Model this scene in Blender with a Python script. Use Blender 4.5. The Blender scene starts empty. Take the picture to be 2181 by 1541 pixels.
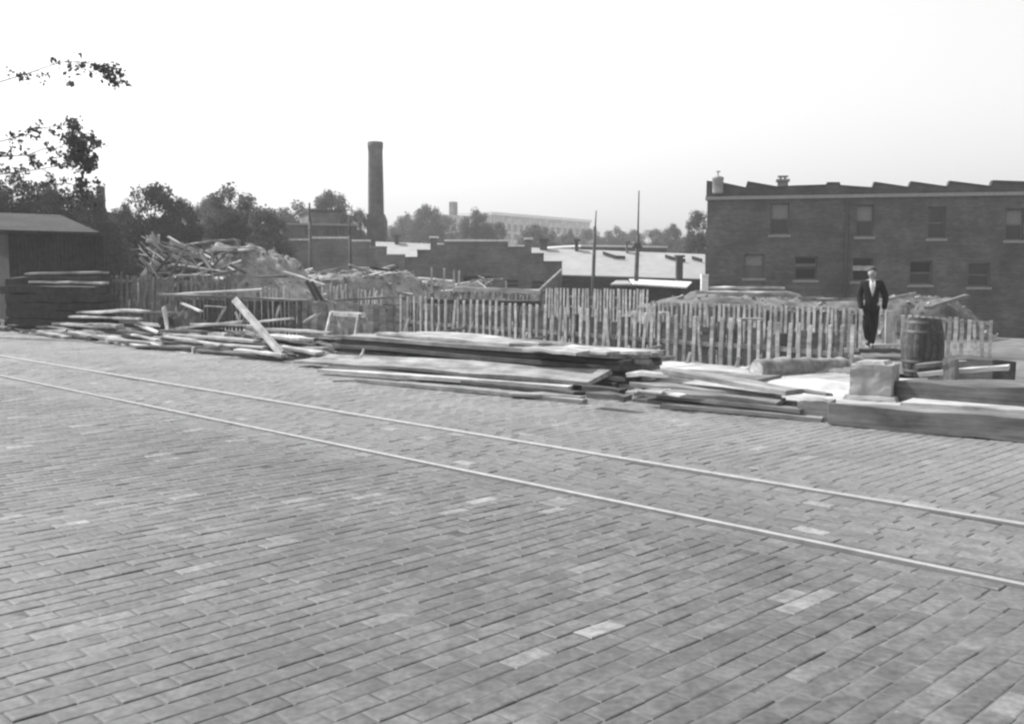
import bpy, bmesh, math, random
import numpy as np
from mathutils import Vector, Matrix, noise as mnoise

random.seed(7)
R = math.radians
sc = bpy.context.scene
COL = sc.collection

# ------------------------------------------------------------------ camera, sky, sun, exposure
FPX, CX, CY, HCAM, VH = 2150.0, 1090.5, 770.5, 1.6, 585.0     # focal length / centre / eye height / horizon row of the photograph
PITCH = math.atan((CY - VH) / FPX)
cam_d = bpy.data.cameras.new("camera")
cam = bpy.data.objects.new("camera", cam_d); COL.objects.link(cam)
cam.location = (0, 0, HCAM); cam.rotation_euler = (math.pi / 2 - PITCH, 0, 0)
cam_d.sensor_width = 36.0; cam_d.lens = 36.0 * FPX / 2181.0
cam_d.clip_start = 0.05; cam_d.clip_end = 5000
sc.camera = cam

SUN_AZ, SUN_EL = R(-60), R(48)             # azimuth from +Y towards +X
world = bpy.data.worlds.new("World"); sc.world = world; world.use_nodes = True
wn = world.node_tree
sky = wn.nodes.new("ShaderNodeTexSky"); sky.sky_type = 'NISHITA'; sky.sun_disc = False
sky.sun_elevation = SUN_EL; sky.sun_rotation = SUN_AZ
sky.dust_density = 2.5; sky.air_density = 3.0; sky.ozone_density = 0.0
bwn = wn.nodes.new("ShaderNodeRGBToBW")
wn.links.new(sky.outputs[0], bwn.inputs[0])
bg = wn.nodes["Background"]; wn.links.new(bwn.outputs[0], bg.inputs[0]); bg.inputs[1].default_value = 0.145

sun_d = bpy.data.lights.new("sun", 'SUN'); sun_d.energy = 4.3; sun_d.angle = R(0.53); sun_d.color = (1, 1, 1)
sun = bpy.data.objects.new("sun", sun_d); COL.objects.link(sun)
sdir = Vector((math.sin(SUN_AZ) * math.cos(SUN_EL), math.cos(SUN_AZ) * math.cos(SUN_EL), math.sin(SUN_EL)))
sun.rotation_euler = sdir.to_track_quat('Z', 'Y').to_euler(); sun.location = (-30, 20, 40)

vs = sc.view_settings
vs.view_transform = 'Standard'; vs.look = 'None'; vs.gamma = 1.0; vs.use_curve_mapping = False
vs.exposure = 0.45
sc.render.engine = 'CYCLES'
sc.cycles.use_denoising = True
sc.cycles.max_bounces = 6; sc.cycles.volume_bounces = 1
sc.cycles.pixel_filter_type = 'BLACKMAN_HARRIS'; sc.cycles.filter_width = 2.4   # the old lens is a little soft

# ------------------------------------------------------------------ geometry of the view -> places in the world
_cp, _sp = math.cos(PITCH), math.sin(PITCH)
def ray(u, v):
    x = (u - CX) / FPX; y = (CY - v) / FPX
    return Vector((x, _cp + y * _sp, -_sp + y * _cp))
def P(u, v, Z):                                    # the point at distance Z straight ahead
    d = ray(u, v); t = Z / d.y
    return Vector((d.x * t, Z, HCAM + d.z * t))
def G(u, v, z=0.0):                                # the point at height z
    d = ray(u, v); t = (z - HCAM) / d.z
    return Vector((d.x * t, d.y * t, z))
TD = Vector((0.704, -0.710, 0)).normalized()       # along the tracks, towards the right
TN = Vector((-TD.y, TD.x, 0))                      # across the street, away from the camera
def Q(u, v, p):                                    # the point on the upright plane p metres across the street
    d = ray(u, v); t = p / (d.x * TN.x + d.y * TN.y)
    return Vector((d.x * t, d.y * t, HCAM + d.z * t))
def W(a, p, z=0.0):
    return Vector((a * TD.x + p * TN.x, a * TD.y + p * TN.y, z))
def AP(pt): return pt.x * TD.x + pt.y * TD.y, pt.x * TN.x + pt.y * TN.y
def sstep(a, b, x):
    t = min(1, max(0, (x - a) / (b - a))); return t * t * (3 - 2 * t)
def zg(x, y):                                      # height of the lot
    p = x * TN.x + y * TN.y
    z = -0.10 - 0.10 * sstep(14.9, 16, p) - 0.15 * sstep(22, 30, p) - 1.15 * sstep(32, 46, p)
    if p > 15.2: z += 0.09 * mnoise.noise(Vector((x * .45, y * .45, 3))) + 0.04 * mnoise.noise(Vector((x * 1.7, y * 1.7, 9)))
    return z

# ------------------------------------------------------------------ mesh building
class MB:
    def __init__(s): s.v = []; s.f = []; s.sm = []
    def add(s, vs, fs, smooth=False):
        o = len(s.v); s.v += [tuple(v) for v in vs]; s.f += [tuple(i + o for i in f) for f in fs]; s.sm += [smooth] * len(fs)
        return s
    def box(s, x0, x1, y0, y1, z0, z1):
        vs = [(x, y, z) for z in (z0, z1) for y in (y0, y1) for x in (x0, x1)]
        return s.add(vs, [(0, 2, 3, 1), (4, 5, 7, 6), (0, 1, 5, 4), (2, 6, 7, 3), (0, 4, 6, 2), (1, 3, 7, 5)])
    def hexa(s, b, t):                              # bottom loop b and top loop t, four points each
        return s.add(list(b) + list(t), [(3, 2, 1, 0), (4, 5, 6, 7), (0, 1, 5, 4), (1, 2, 6, 5), (2, 3, 7, 6), (3, 0, 4, 7)])
    def tube(s, pts, rad, seg=8, cap=True, smooth=True):
        pts = [Vector(p) for p in pts]; rings = []; o = []
        for i, p in enumerate(pts):
            d = (pts[min(i + 1, len(pts) - 1)] - pts[max(i - 1, 0)]).normalized()
            a = d.cross(Vector((0, 0, 1)) if abs(d.z) < .9 else Vector((1, 0, 0))).normalized(); b = d.cross(a)
            r = rad[i] if isinstance(rad, (list, tuple)) else rad
            for k in range(seg):
                t = 2 * math.pi * k / seg; o.append(p + (a * math.cos(t) + b * math.sin(t)) * r)
        fs = []
        for i in range(len(pts) - 1):
            for k in range(seg):
                k2 = (k + 1) % seg; fs.append((i * seg + k, i * seg + k2, (i + 1) * seg + k2, (i + 1) * seg + k))
        s.add(o, fs, smooth)
        if cap:
            b = len(s.v) - len(o)
            s.f += [tuple(b + k for k in range(seg))[::-1], tuple(b + (len(pts) - 1) * seg + k for k in range(seg))]; s.sm += [False, False]
        return s
    def lathe(s, prof, seg=24, smooth=True, wob=None):
        o = []; fs = []
        for i, (r, z) in enumerate(prof):
            for k in range(seg):
                t = 2 * math.pi * k / seg; rr = r * (wob(k, i) if wob else 1); o.append((rr * math.cos(t), rr * math.sin(t), z))
        for i in range(len(prof) - 1):
            for k in range(seg):
                k2 = (k + 1) % seg; fs.append((i * seg + k, i * seg + k2, (i + 1) * seg + k2, (i + 1) * seg + k))
        return s.add(o, fs, smooth)
    def prism(s, pts, y0, y1):                      # outline in x,z, thickness along y
        n = len(pts)
        vs = [(x, y0, z) for x, z in pts] + [(x, y1, z) for x, z in pts]
        return s.add(vs, [tuple(range(n)), tuple(range(2 * n - 1, n - 1, -1))] + [(i, i + n, (i + 1) % n + n, (i + 1) % n) for i in range(n)])
    def mesh(s, name, mat):
        m = bpy.data.meshes.new(name); m.from_pydata(s.v, [], s.f); m.update()
        if any(s.sm): m.polygons.foreach_set('use_smooth', s.sm)
        if mat: m.materials.append(mat)
        return m
    def build(s, name, mat, parent=None, loc=None, rz=None):
        return link(name, s.mesh(name, mat), parent, loc, rz)
def link(name, mesh, parent=None, loc=None, rz=None):
    o = bpy.data.objects.new(name, mesh); COL.objects.link(o)
    if parent: o.parent = parent
    if loc is not None: o.location = loc
    if rz is not None: o.rotation_euler = (0, 0, rz)
    return o
def tag(o, label=None, cat=None, group=None, kind=None):
    if label: o["label"] = label
    if cat: o["category"] = cat
    if group: o["group"] = group
    if kind: o["kind"] = kind
    return o
def thing(name, label, cat, loc=(0, 0, 0), rz=0, group=None):
    o = bpy.data.objects.new(name, None); COL.objects.link(o); o.location = loc; o.rotation_euler = (0, 0, rz)
    o.empty_display_size = .2
    return tag(o, label, cat, group)
def copy_tree(o, parent=None):
    c = o.copy(); COL.objects.link(c); c.parent = parent
    for ch in o.children: copy_tree(ch, c)
    return c

# ------------------------------------------------------------------ procedural materials (a black-and-white photograph: greys)
def nodes_of(name, rough=.85, spec=.3):
    m = bpy.data.materials.new(name); m.use_nodes = True; nt = m.node_tree
    b = nt.nodes["Principled BSDF"]; b.inputs["Roughness"].default_value = rough; b.inputs["Specular IOR Level"].default_value = spec
    return m, nt, b
def nd(nt, t, **kw):
    n = nt.nodes.new(t)
    for k, v in kw.items(): setattr(n, k, v)
    return n
def math_(nt, op, a, b=None, c=None):
    n = nd(nt, "ShaderNodeMath", operation=op)
    for i, x in enumerate((a, b, c)):
        if x is None: continue
        if isinstance(x, (int, float)): n.inputs[i].default_value = x
        else: nt.links.new(x, n.inputs[i])
    return n.outputs[0]
def rng(nt, x, lo, hi, a=0.3, b=0.7):
    n = nd(nt, "ShaderNodeMapRange"); n.inputs[1].default_value = a; n.inputs[2].default_value = b; n.inputs[3].default_value = lo; n.inputs[4].default_value = hi
    nt.links.new(x, n.inputs[0]); return n.outputs[0]
def noise_(nt, vec, scale, detail=4, rough=.6):
    n = nd(nt, "ShaderNodeTexNoise"); n.inputs["Scale"].default_value = scale; n.inputs["Detail"].default_value = detail; n.inputs["Roughness"].default_value = rough
    nt.links.new(vec, n.inputs["Vector"]); return n.outputs["Fac"]
def coords(nt, kind, scale=(1, 1, 1)):
    if kind == 'pos': o = nd(nt, "ShaderNodeNewGeometry").outputs["Position"]
    else: o = nd(nt, "ShaderNodeTexCoord").outputs["Object"]
    m = nd(nt, "ShaderNodeMapping"); m.inputs["Scale"].default_value = scale; nt.links.new(o, m.inputs[0]); return m.outputs[0]
def bump_(nt, b, h, strength=.3, dist=.02):
    n = nd(nt, "ShaderNodeBump"); n.inputs["Strength"].default_value = strength; n.inputs["Distance"].default_value = dist
    nt.links.new(h, n.inputs["Height"]); nt.links.new(n.outputs[0], b.inputs["Normal"])
def obj_rand(nt, lo, hi):
    return rng(nt, nd(nt, "ShaderNodeObjectInfo").outputs["Random"], lo, hi, 0, 1)
def grey(name, lo, hi, scale=3, kind='pos', rough=.9, bump=.3, dist=.02, big=.4, var=0, spec=.2):
    m, nt, b = nodes_of(name, rough, spec); c = coords(nt, kind)
    n1 = noise_(nt, c, scale, 6); n2 = noise_(nt, c, scale * .17, 3)
    v = math_(nt, 'MULTIPLY', rng(nt, n1, lo, hi), rng(nt, n2, 1 - big, 1 + big))
    if var: v = math_(nt, 'MULTIPLY', v, obj_rand(nt, 1 - var, 1 + var))
    nt.links.new(v, b.inputs["Base Color"])
    if bump: bump_(nt, b, n1, bump, dist)
    return m
def wood(name, lo, hi, var=.3, rough=.8):
    m, nt, b = nodes_of(name, rough, .25); c = coords(nt, 'obj', (.9, 22, 22))
    oi = nd(nt, "ShaderNodeObjectInfo"); cb = nd(nt, "ShaderNodeCombineXYZ")
    off = math_(nt, 'MULTIPLY', oi.outputs["Random"], 37.0); nt.links.new(off, cb.inputs[0]); nt.links.new(off, cb.inputs[1])
    ad = nd(nt, "ShaderNodeVectorMath", operation='ADD'); nt.links.new(c, ad.inputs[0]); nt.links.new(cb.outputs[0], ad.inputs[1])
    n1 = noise_(nt, ad.outputs[0], 1.2, 6, .65)
    c2 = coords(nt, 'obj', (1.3, 3, 3)); ad2 = nd(nt, "ShaderNodeVectorMath", operation='ADD'); nt.links.new(c2, ad2.inputs[0]); nt.links.new(cb.outputs[0], ad2.inputs[1])
    n2 = noise_(nt, ad2.outputs[0], 1.6, 4)
    v = math_(nt, 'MULTIPLY', rng(nt, n1, lo, hi, .28, .72), rng(nt, n2, .5, 1.38))
    v = math_(nt, 'MULTIPLY', v, rng(nt, oi.outputs["Random"], 1 - var, 1 + var, 0, 1))
    nt.links.new(v, b.inputs["Base Color"]); bump_(nt, b, n1, .5, .006)
    return m
def brickwall(name, lo, hi, mortar, course=.072):
    m, nt, b = nodes_of(name, .9, .2)
    g = nd(nt, "ShaderNodeNewGeometry"); sp = nd(nt, "ShaderNodeSeparateXYZ"); nt.links.new(g.outputs["Position"], sp.inputs[0])
    sn = nd(nt, "ShaderNodeSeparateXYZ"); nt.links.new(g.outputs["True Normal"], sn.inputs[0])
    side = math_(nt, 'GREATER_THAN', math_(nt, 'ABSOLUTE', sn.outputs[0]), math_(nt, 'ABSOLUTE', sn.outputs[1]))
    al = math_(nt, 'ADD', math_(nt, 'MULTIPLY', sp.outputs[1], side), math_(nt, 'MULTIPLY', sp.outputs[0], math_(nt, 'SUBTRACT', 1.0, side)))
    cb = nd(nt, "ShaderNodeCombineXYZ"); nt.links.new(al, cb.inputs[0]); nt.links.new(sp.outputs[2], cb.inputs[1])
    bt = nd(nt, "ShaderNodeTexBrick"); nt.links.new(cb.outputs[0], bt.inputs["Vector"])
    bt.inputs["Scale"].default_value = 1; bt.inputs["Brick Width"].default_value = .215; bt.inputs["Row Height"].default_value = course; bt.inputs["Mortar Size"].default_value = .009
    for k, x in (("Color1", lo), ("Color2", hi), ("Mortar", mortar)): bt.inputs[k].default_value = (x, x, x, 1)
    n = noise_(nt, g.outputs["Position"], .9, 5); n3 = noise_(nt, coords(nt, 'pos', (.5, .5, 6)), 1.2, 4)
    bw = nd(nt, "ShaderNodeRGBToBW"); nt.links.new(bt.outputs["Color"], bw.inputs[0])
    v = math_(nt, 'MULTIPLY', math_(nt, 'MULTIPLY', bw.outputs[0], rng(nt, n, .62, 1.38)), rng(nt, n3, .84, 1.16))
    nt.links.new(v, b.inputs["Base Color"]); bump_(nt, b, bt.outputs["Fac"], -.3, .01)
    return m
def paver(name, island):
    m, nt, b = nodes_of(name, .62, .4)
    r = nd(nt, "ShaderNodeNewGeometry").outputs["Random Per Island"] if island else nd(nt, "ShaderNodeObjectInfo").outputs["Random"]
    cr = nd(nt, "ShaderNodeValToRGB"); e = cr.color_ramp.elements
    e[0].position = 0; e[0].color = (.08, .08, .08, 1); e[1].position = 1; e[1].color = (.21, .21, .21, 1)
    for pos, x in ((.15, .09), (.55, .101), (.9, .112), (.97, .13)):
        k = e.new(pos); k.color = (x, x, x, 1)
    nt.links.new(r, cr.inputs[0])
    c = coords(nt, 'pos'); n1 = noise_(nt, c, 28, 5); n2 = noise_(nt, c, .55, 4); n3 = noise_(nt, c, 7, 3)
    bw = nd(nt, "ShaderNodeRGBToBW"); nt.links.new(cr.outputs[0], bw.inputs[0])
    v = math_(nt, 'MULTIPLY', math_(nt, 'MULTIPLY', bw.outputs[0], rng(nt, n1, .78, 1.22)), math_(nt, 'MULTIPLY', rng(nt, n2, .68, 1.3), rng(nt, n3, .7, 1.32)))
    dp = nd(nt, "ShaderNodeVectorMath", operation='DOT_PRODUCT'); dp.inputs[1].default_value = (TN.x, TN.y, 0)   # street's light gradient painted in as a patchy pale tone towards the kerb
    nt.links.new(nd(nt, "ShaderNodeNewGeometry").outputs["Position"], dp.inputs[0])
    kerb_light = math_(nt, 'MULTIPLY', rng(nt, dp.outputs["Value"], 0, 1, 4.5, 9.5), rng(nt, noise_(nt, c, 1.3, 5), .35, 1.0))
    mxd = nd(nt, "ShaderNodeMix"); nt.links.new(math_(nt, 'MULTIPLY', kerb_light, .75), mxd.inputs[0]); nt.links.new(v, mxd.inputs[2]); nt.links.new(rng(nt, n1, .2, .3), mxd.inputs[3]); v = mxd.outputs[0]
    nt.links.new(v, b.inputs["Base Color"]); nt.links.new(rng(nt, n3, .5, .75), b.inputs["Roughness"]); bump_(nt, b, n1, .5, .005)
    return m
def leafmat(name, lo, hi):
    m, nt, b = nodes_of(name, .7, .2)
    v = rng(nt, nd(nt, "ShaderNodeNewGeometry").outputs["Random Per Island"], lo, hi, 0, 1)
    tr = nd(nt, "ShaderNodeBsdfTranslucent"); mx = nd(nt, "ShaderNodeMixShader"); mx.inputs[0].default_value = .3
    nt.links.new(v, b.inputs["Base Color"]); nt.links.new(v, tr.inputs[0]); nt.links.new(b.outputs[0], mx.inputs[1]); nt.links.new(tr.outputs[0], mx.inputs[2])
    nt.links.new(mx.outputs[0], nt.nodes["Material Output"].inputs[0]); return m
def flat(name, v, rough=.6, metal=0, spec=.4):
    m, nt, b = nodes_of(name, rough, spec); c = coords(nt, 'obj'); n = noise_(nt, c, 9, 5)
    nt.links.new(rng(nt, n, v * .82, v * 1.18), b.inputs["Base Color"]); b.inputs["Metallic"].default_value = metal; return m

M = dict(
    sand=grey("joint_sand", .065, .15, 5, big=.5), dirt=grey("lot_dirt", .09, .19, 2.2, bump=.6, dist=.08), rubble=grey("pale_rubble", .13, .36, 3.5, bump=.9, dist=.1, big=.55),
    earth=grey("dark_earth", .06, .12, 3, bump=.6, dist=.06), concrete=grey("concrete", .24, .36, 5, var=.1), stone=grey("block_concrete", .22, .36, 6, kind='obj'),
    lime=grey("white_sand", .4, .54, 8, big=.05), chips=grey("rubble_chips", .2, .55, 3, kind='obj', var=.4),
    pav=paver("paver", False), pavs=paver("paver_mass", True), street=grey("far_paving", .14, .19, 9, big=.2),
    rail=flat("worn_rail_steel", .31, .62, .3, .35), groove=flat("groove_dirt", .04, .9),
    wl=wood("pale_weathered_wood", .26, .48, .25), wm=wood("grey_weathered_wood", .13, .29, .3), wd=wood("dark_weathered_wood", .045, .11, .35), picket=wood("picket_wood", .27, .44, .22),
    wg=wood("bleached_grey_wood", .15, .38, .12), wpost=wood("old_pole_wood", .05, .1, .2), tar=grey("tarred_boards", .02, .045, 6),
    bE=brickwall("worn_red_brick", .13, .18, .22), bF=brickwall("brown_brick", .09, .13, .16), bH=brickwall("dark_red_brick", .058, .095, .12), bK=brickwall("sooty_brick", .05, .08, .1),
    stack=grey("stack_brick", .08, .13, 2.5, bump=.2), coping=flat("pale_coping", .72, .8), roofl=grey("pale_roofing", .27, .34, 1.6, bump=.1, big=.1), white=flat("white_paint", .7, .6),
    darkroof=grey("tar_roof", .035, .07, 3), trim=flat("dull_painted_wood", .1, .7), glass=flat("dusty_glass", .02, .2, 0, .5), void=flat("dim_interior", .008, .9), shade=flat("pale_blind", .2, .8), sill=flat("stone_sill", .25, .8),
    tin=flat("galvanised_tin", .3, .5, .3), leafd=leafmat("foliage_dense", .016, .045), leafhaze=leafmat("hazed_foliage", .055, .13), bark=wood("bark", .05, .1, .2),
    iron=flat("hoop_iron", .06, .6, .5), suit=flat("dark_suit_cloth", .022, .9, 0, .1), shirt=flat("white_shirt_cloth", .55, .9, 0, .1), skin=flat("skin", .3, .6), hair=flat("dark_hair", .04, .7), shoe=flat("black_leather", .02, .4),
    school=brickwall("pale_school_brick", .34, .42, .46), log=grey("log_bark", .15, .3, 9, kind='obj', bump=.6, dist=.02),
)

# ------------------------------------------------------------------ ground
def axis(parts):
    o = []
    for a, b, st in parts: o += list(np.arange(a, b, st))
    return o
xs = axis([(-390, -80, 31), (-80, -30, 5), (-30, 30, .8), (30, 80, 5), (80, 391, 31)])
ys = axis([(-60, 0, 10), (0, 12, 3), (12, 56, .8), (56, 90, 4), (90, 481, 30)])
gv = [(x, y, zg(x, y)) for y in ys for x in xs]; nx = len(xs)
gf = [(j * nx + i, j * nx + i + 1, (j + 1) * nx + i + 1, (j + 1) * nx + i) for j in range(len(ys) - 1) for i in range(nx - 1)]
g = MB(); g.add(gv, gf, True); tag(g.build("ground", M['dirt']), kind="structure")

# ------------------------------------------------------------------ brick street, with each paver laid
PR1, PR2, GAP = 5.49, 6.82, .075
AL, AR, PN, PF = -44.0, 7.0, .6, 10.9
s = MB()
_na, _np = 460, 94
_gv = []
for j in range(_np + 1):
    for i in range(_na + 1):
        w_ = W(AL + (AR - AL) * i / _na, PN + (PF - PN) * j / _np); w_.z = -.0046 + .010 * mnoise.noise(Vector((w_.x * .35, w_.y * .35, 4))) + .006 * mnoise.noise(Vector((w_.x * .8, w_.y * .8, 0))) + .003 * mnoise.noise(Vector((w_.x * 4.5, w_.y * 4.5, 1))) + .0012 * mnoise.noise(Vector((w_.x * 1.1, w_.y * 1.1, 6)))
        _pp = PN + (PF - PN) * j / _np
        if min(abs(_pp - PR1), abs(_pp - PR2)) < .13: w_.z = -.07
        _gv.append(w_)
s.add(_gv, [(j * (_na + 1) + i, j * (_na + 1) + i + 1, (j + 1) * (_na + 1) + i + 1, (j + 1) * (_na + 1) + i) for j in range(_np) for i in range(_na)])
street = s.build("brick_street", M['sand'])
for (a0, a1, p0, p1) in ((-160, AL, -9, PF), (AR, 90, -9, PF), (AL, AR, -9, PN)):
    q = MB(); q.add([W(a0, p0, -.004), W(a1, p0, -.004), W(a1, p1, -.004), W(a0, p1, -.004)], [(0, 1, 2, 3)])
    q.build("far_paving", M['street'], street)
tag(street, kind="structure")
BL, BW_, J = .232, .115, .004
spots = []
rs = random.Random(3)
def lay(p0, p1, along):
    if along:                                       # long side along the rails
        n = max(1, round((p1 - p0) / BW_)); st = (p1 - p0) / n
        for r in range(n):
            a = AL + rs.random() * BL
            while a < AR - BL:
                spots.append((a + BL / 2, p0 + (r + .5) * st, 0, BL - J, st - J)); a += BL
    else:                                           # long side across the street, half-bond
        n = max(1, round((p1 - p0) / BL)); st = (p1 - p0) / n
        a = AL; r = 0
        while a < AR - BW_:
            off = (.5 if r % 2 else 0) + rs.uniform(-.07, .07)
            for k in range(-1, n + 1):
                c0 = max(p0, p0 + (k + off) * st); c1 = min(p1, p0 + (k + 1 + off) * st)
                if c1 - c0 > .05: spots.append((a + BW_ / 2, (c0 + c1) / 2, 1, c1 - c0 - J, BW_ - J))
            a += BW_; r += 1
lay(PN, PR1 - GAP - .345, False); lay(PR1 - GAP - .345, PR1 - GAP, True); lay(PR1 + GAP, PR2 - GAP, True)
lay(PR2 + GAP, PR2 + GAP + .345, True); lay(PR2 + GAP + .345, PF, False)
def brick_mesh(L, w):
    e = .008
    def loop(dx, dy, z): return [(-L / 2 + dx, -w / 2 + dy, z), (L / 2 - dx, -w / 2 + dy, z), (L / 2 - dx, w / 2 - dy, z), (-L / 2 + dx, w / 2 - dy, z)]
    v = loop(0, 0, -.04) + loop(0, 0, -.0055) + loop(e * .5, e * .5, -.0016) + loop(e * 1.9, e * 1.6, 0)
    f = [(i + k * 4, (i + 1) % 4 + k * 4, (i + 1) % 4 + 4 + k * 4, i + 4 + k * 4) for k in range(3) for i in range(4)] + [(12, 13, 14, 15)]
    return np.array(v), f
_bv, _bf = brick_mesh(1, 1)
def size(sp):                                        # how large a paver shows in the picture
    c = W(sp[0], sp[1]); d = c.y
    if d < 1.5: return -1
    u = CX + FPX * c.x / d; yy = (-HCAM); v = VH + FPX * HCAM / d
    if not (-10 < u < 2190 and v < 1560): return -1
    return 1.0 / d
spots_s = sorted(range(len(spots)), key=lambda i: -size(spots[i]))
near = set(spots_s[:300])
ang = math.atan2(TD.y, TD.x)
cache = {}
allv, allf, off = [], [], 0
for i, (a, p, o, L, w) in enumerate(spots):
    a += rs.gauss(0, .0018); p += rs.gauss(0, .0018); L += rs.uniform(-.006, .004); w += rs.uniform(-.004, .003)
    c = W(a, p); h = rs.gauss(0, .0016) + .010 * mnoise.noise(Vector((c.x * .35, c.y * .35, 4))) + .006 * mnoise.noise(Vector((c.x * .8, c.y * .8, 0))); yaw = ang + (math.pi / 2 if o else 0) + rs.gauss(0, .016); tx, ty = rs.gauss(0, .008), rs.gauss(0, .008)
    if i in near:
        key = (round(L, 2), round(w, 3))
        if key not in cache:
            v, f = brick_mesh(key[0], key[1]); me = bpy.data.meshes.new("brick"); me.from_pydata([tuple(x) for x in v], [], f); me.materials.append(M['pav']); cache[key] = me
        b = link("brick", cache[key], street); b.location = (c.x, c.y, h); b.rotation_euler = (tx, ty, yaw)
    else:
        v, f = brick_mesh(L, w)
        v = v.copy(); v[:, 2] += v[:, 0] * ty + v[:, 1] * tx
        cs, sn = math.cos(yaw), math.sin(yaw)
        x = v[:, 0] * cs - v[:, 1] * sn + c.x; y = v[:, 0] * sn + v[:, 1] * cs + c.y
        allv.append(np.column_stack([x, y, v[:, 2] + h])); allf.append(np.array(f) + off); off += len(v)
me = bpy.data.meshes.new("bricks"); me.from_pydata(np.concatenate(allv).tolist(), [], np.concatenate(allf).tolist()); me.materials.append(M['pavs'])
tag(link("bricks", me, street), kind="stuff")

# tram rails: worn head, flange groove and lip set in the paving
for p, sgn, lab in ((PR1, 1, "shiny steel tram rail set in the brick paving, the nearer of the two"), (PR2, -1, "shiny steel tram rail set in the brick paving, the farther one beside the lumber")):
    t = thing("tram_rail", lab, "rail", W(-20, p), ang, "tram rails in the street")
    def strip(name, y0, y1, z0, z1, mat, cr=.004):
        m = MB()
        nseg = 60; xs_ = [AL - 60 + 20 + k * (170 / nseg) for k in range(nseg + 1)]
        vv = []
        for x in xs_:
            wv = .006 * mnoise.noise(Vector((x * .12, p, 0)))
            vv += [(x, y0 + wv, z0), (x, y0 + wv, z1 - cr), (x, y0 + cr + wv, z1), (x, y1 - cr + wv, z1), (x, y1 + wv, z1 - cr), (x, y1 + wv, z0)]
        ff = [(k * 6 + j, k * 6 + 6 + j, k * 6 + 7 + j, k * 6 + 1 + j) for k in range(nseg) for j in range(5)]
        m.add(vv, ff); m.build(name, mat, t)
    lo = lambda a, b: (min(a, b), max(a, b))
    strip("rail_head", *lo(-sgn * (.030 if p == PR1 else .046), sgn * .012), -.03, .010, M['rail'])
    strip("flange_groove", *lo(sgn * .013, sgn * .052), -.06, -.028, M['groove'])
    strip("rail_lip", *lo(sgn * .053, sgn * .068), -.03, .002, M['iron'])

# kerb and pavement slabs behind the lumber
kerb = tag(MB().build("sidewalk", None), kind="structure")
km = MB()
km.add([W(-60, 10.95, -.05), W(40, 10.95, -.05), W(40, 14.75, -.05), W(-60, 14.75, -.05)], [(0, 1, 2, 3)])
kerb.data = km.mesh("sidewalk", M['earth'])
a = -34.0
while a < 12:
    L = 1.5
    for p0, p1 in ((11.15, 12.9), (12.92, 14.7)):
        z = .06 + rs.gauss(0, .006); q = MB(); q.hexa([W(a, p0, -.04), W(a + L - .015, p0, -.04), W(a + L - .015, p1, -.04), W(a, p1, -.04)], [W(a, p0, z), W(a + L - .015, p0, z + rs.gauss(0, .004)), W(a + L - .015, p1, z), W(a, p1, z)])
        q.build("slab", M['concrete'], kerb)
    q = MB(); q.hexa([W(a, 10.97, -.05), W(a + L - .012, 10.97, -.05), W(a + L - .012, 11.135, -.05), W(a, 11.135, -.05)], [W(a, 10.985, .085), W(a + L - .012, 10.985, .085), W(a + L - .012, 11.135, .09), W(a, 11.135, .09)])
    q.build("kerb_stone", M['stone'], kerb)
    a += L

# ------------------------------------------------------------------ buildings
class Wall:
    def __init__(s, u0, Z0, u1, Z1):
        a, b = P(u0, VH, Z0), P(u1, VH, Z1)
        s.o = Vector((a.x, a.y, 0)); e = Vector((b.x - a.x, b.y - a.y, 0)); s.len = e.length; s.e = e.normalized(); s.rz = math.atan2(s.e.y, s.e.x)
    def at(s, u, v):
        d = ray(u, v); n = Vector((s.e.y, -s.e.x, 0)); t = s.o.dot(n) / (d.x * n.x + d.y * n.y)
        q = Vector((d.x * t, d.y * t, 0)) - s.o
        return q.dot(s.e), HCAM + d.z * t
def grid_wall(steps, zbot, openings, thick):         # a stepped wall with real openings, local x along, y inwards, z up
    m = MB()
    X = sorted({round(x, 4) for a in steps for x in a[:2]} | {round(x, 4) for a in openings for x in a[:2]})
    Zs = sorted({round(zbot, 4)} | {round(a[2], 4) for a in steps} | {round(z, 4) for a in openings for z in a[2:4]})
    def occ(i, j):
        if i < 0 or j < 0 or i >= len(X) - 1 or j >= len(Zs) - 1: return False
        x = (X[i] + X[i + 1]) / 2; z = (Zs[j] + Zs[j + 1]) / 2
        if not any(a[0] < x < a[1] and z < a[2] for a in steps): return False
        return not any(o[0] < x < o[1] and o[2] < z < o[3] for o in openings)
    for i in range(len(X) - 1):
        for j in range(len(Zs) - 1):
            if not occ(i, j): continue
            x0, x1, z0, z1 = X[i], X[i + 1], Zs[j], Zs[j + 1]
            m.add([(x0, 0, z0), (x1, 0, z0), (x1, 0, z1), (x0, 0, z1)], [(0, 1, 2, 3)])
            m.add([(x0, thick, z0), (x1, thick, z0), (x1, thick, z1), (x0, thick, z1)], [(3, 2, 1, 0)])
            for di, dj, q in ((-1, 0, (x0, z0, x0, z1)), (1, 0, (x1, z1, x1, z0)), (0, -1, (x1, z0, x0, z0)), (0, 1, (x0, z1, x1, z1))):
                if not occ(i + di, j + dj):
                    m.add([(q[0], 0, q[1]), (q[2], 0, q[3]), (q[2], thick, q[3]), (q[0], thick, q[1])], [(0, 1, 2, 3)])
    return m
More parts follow.
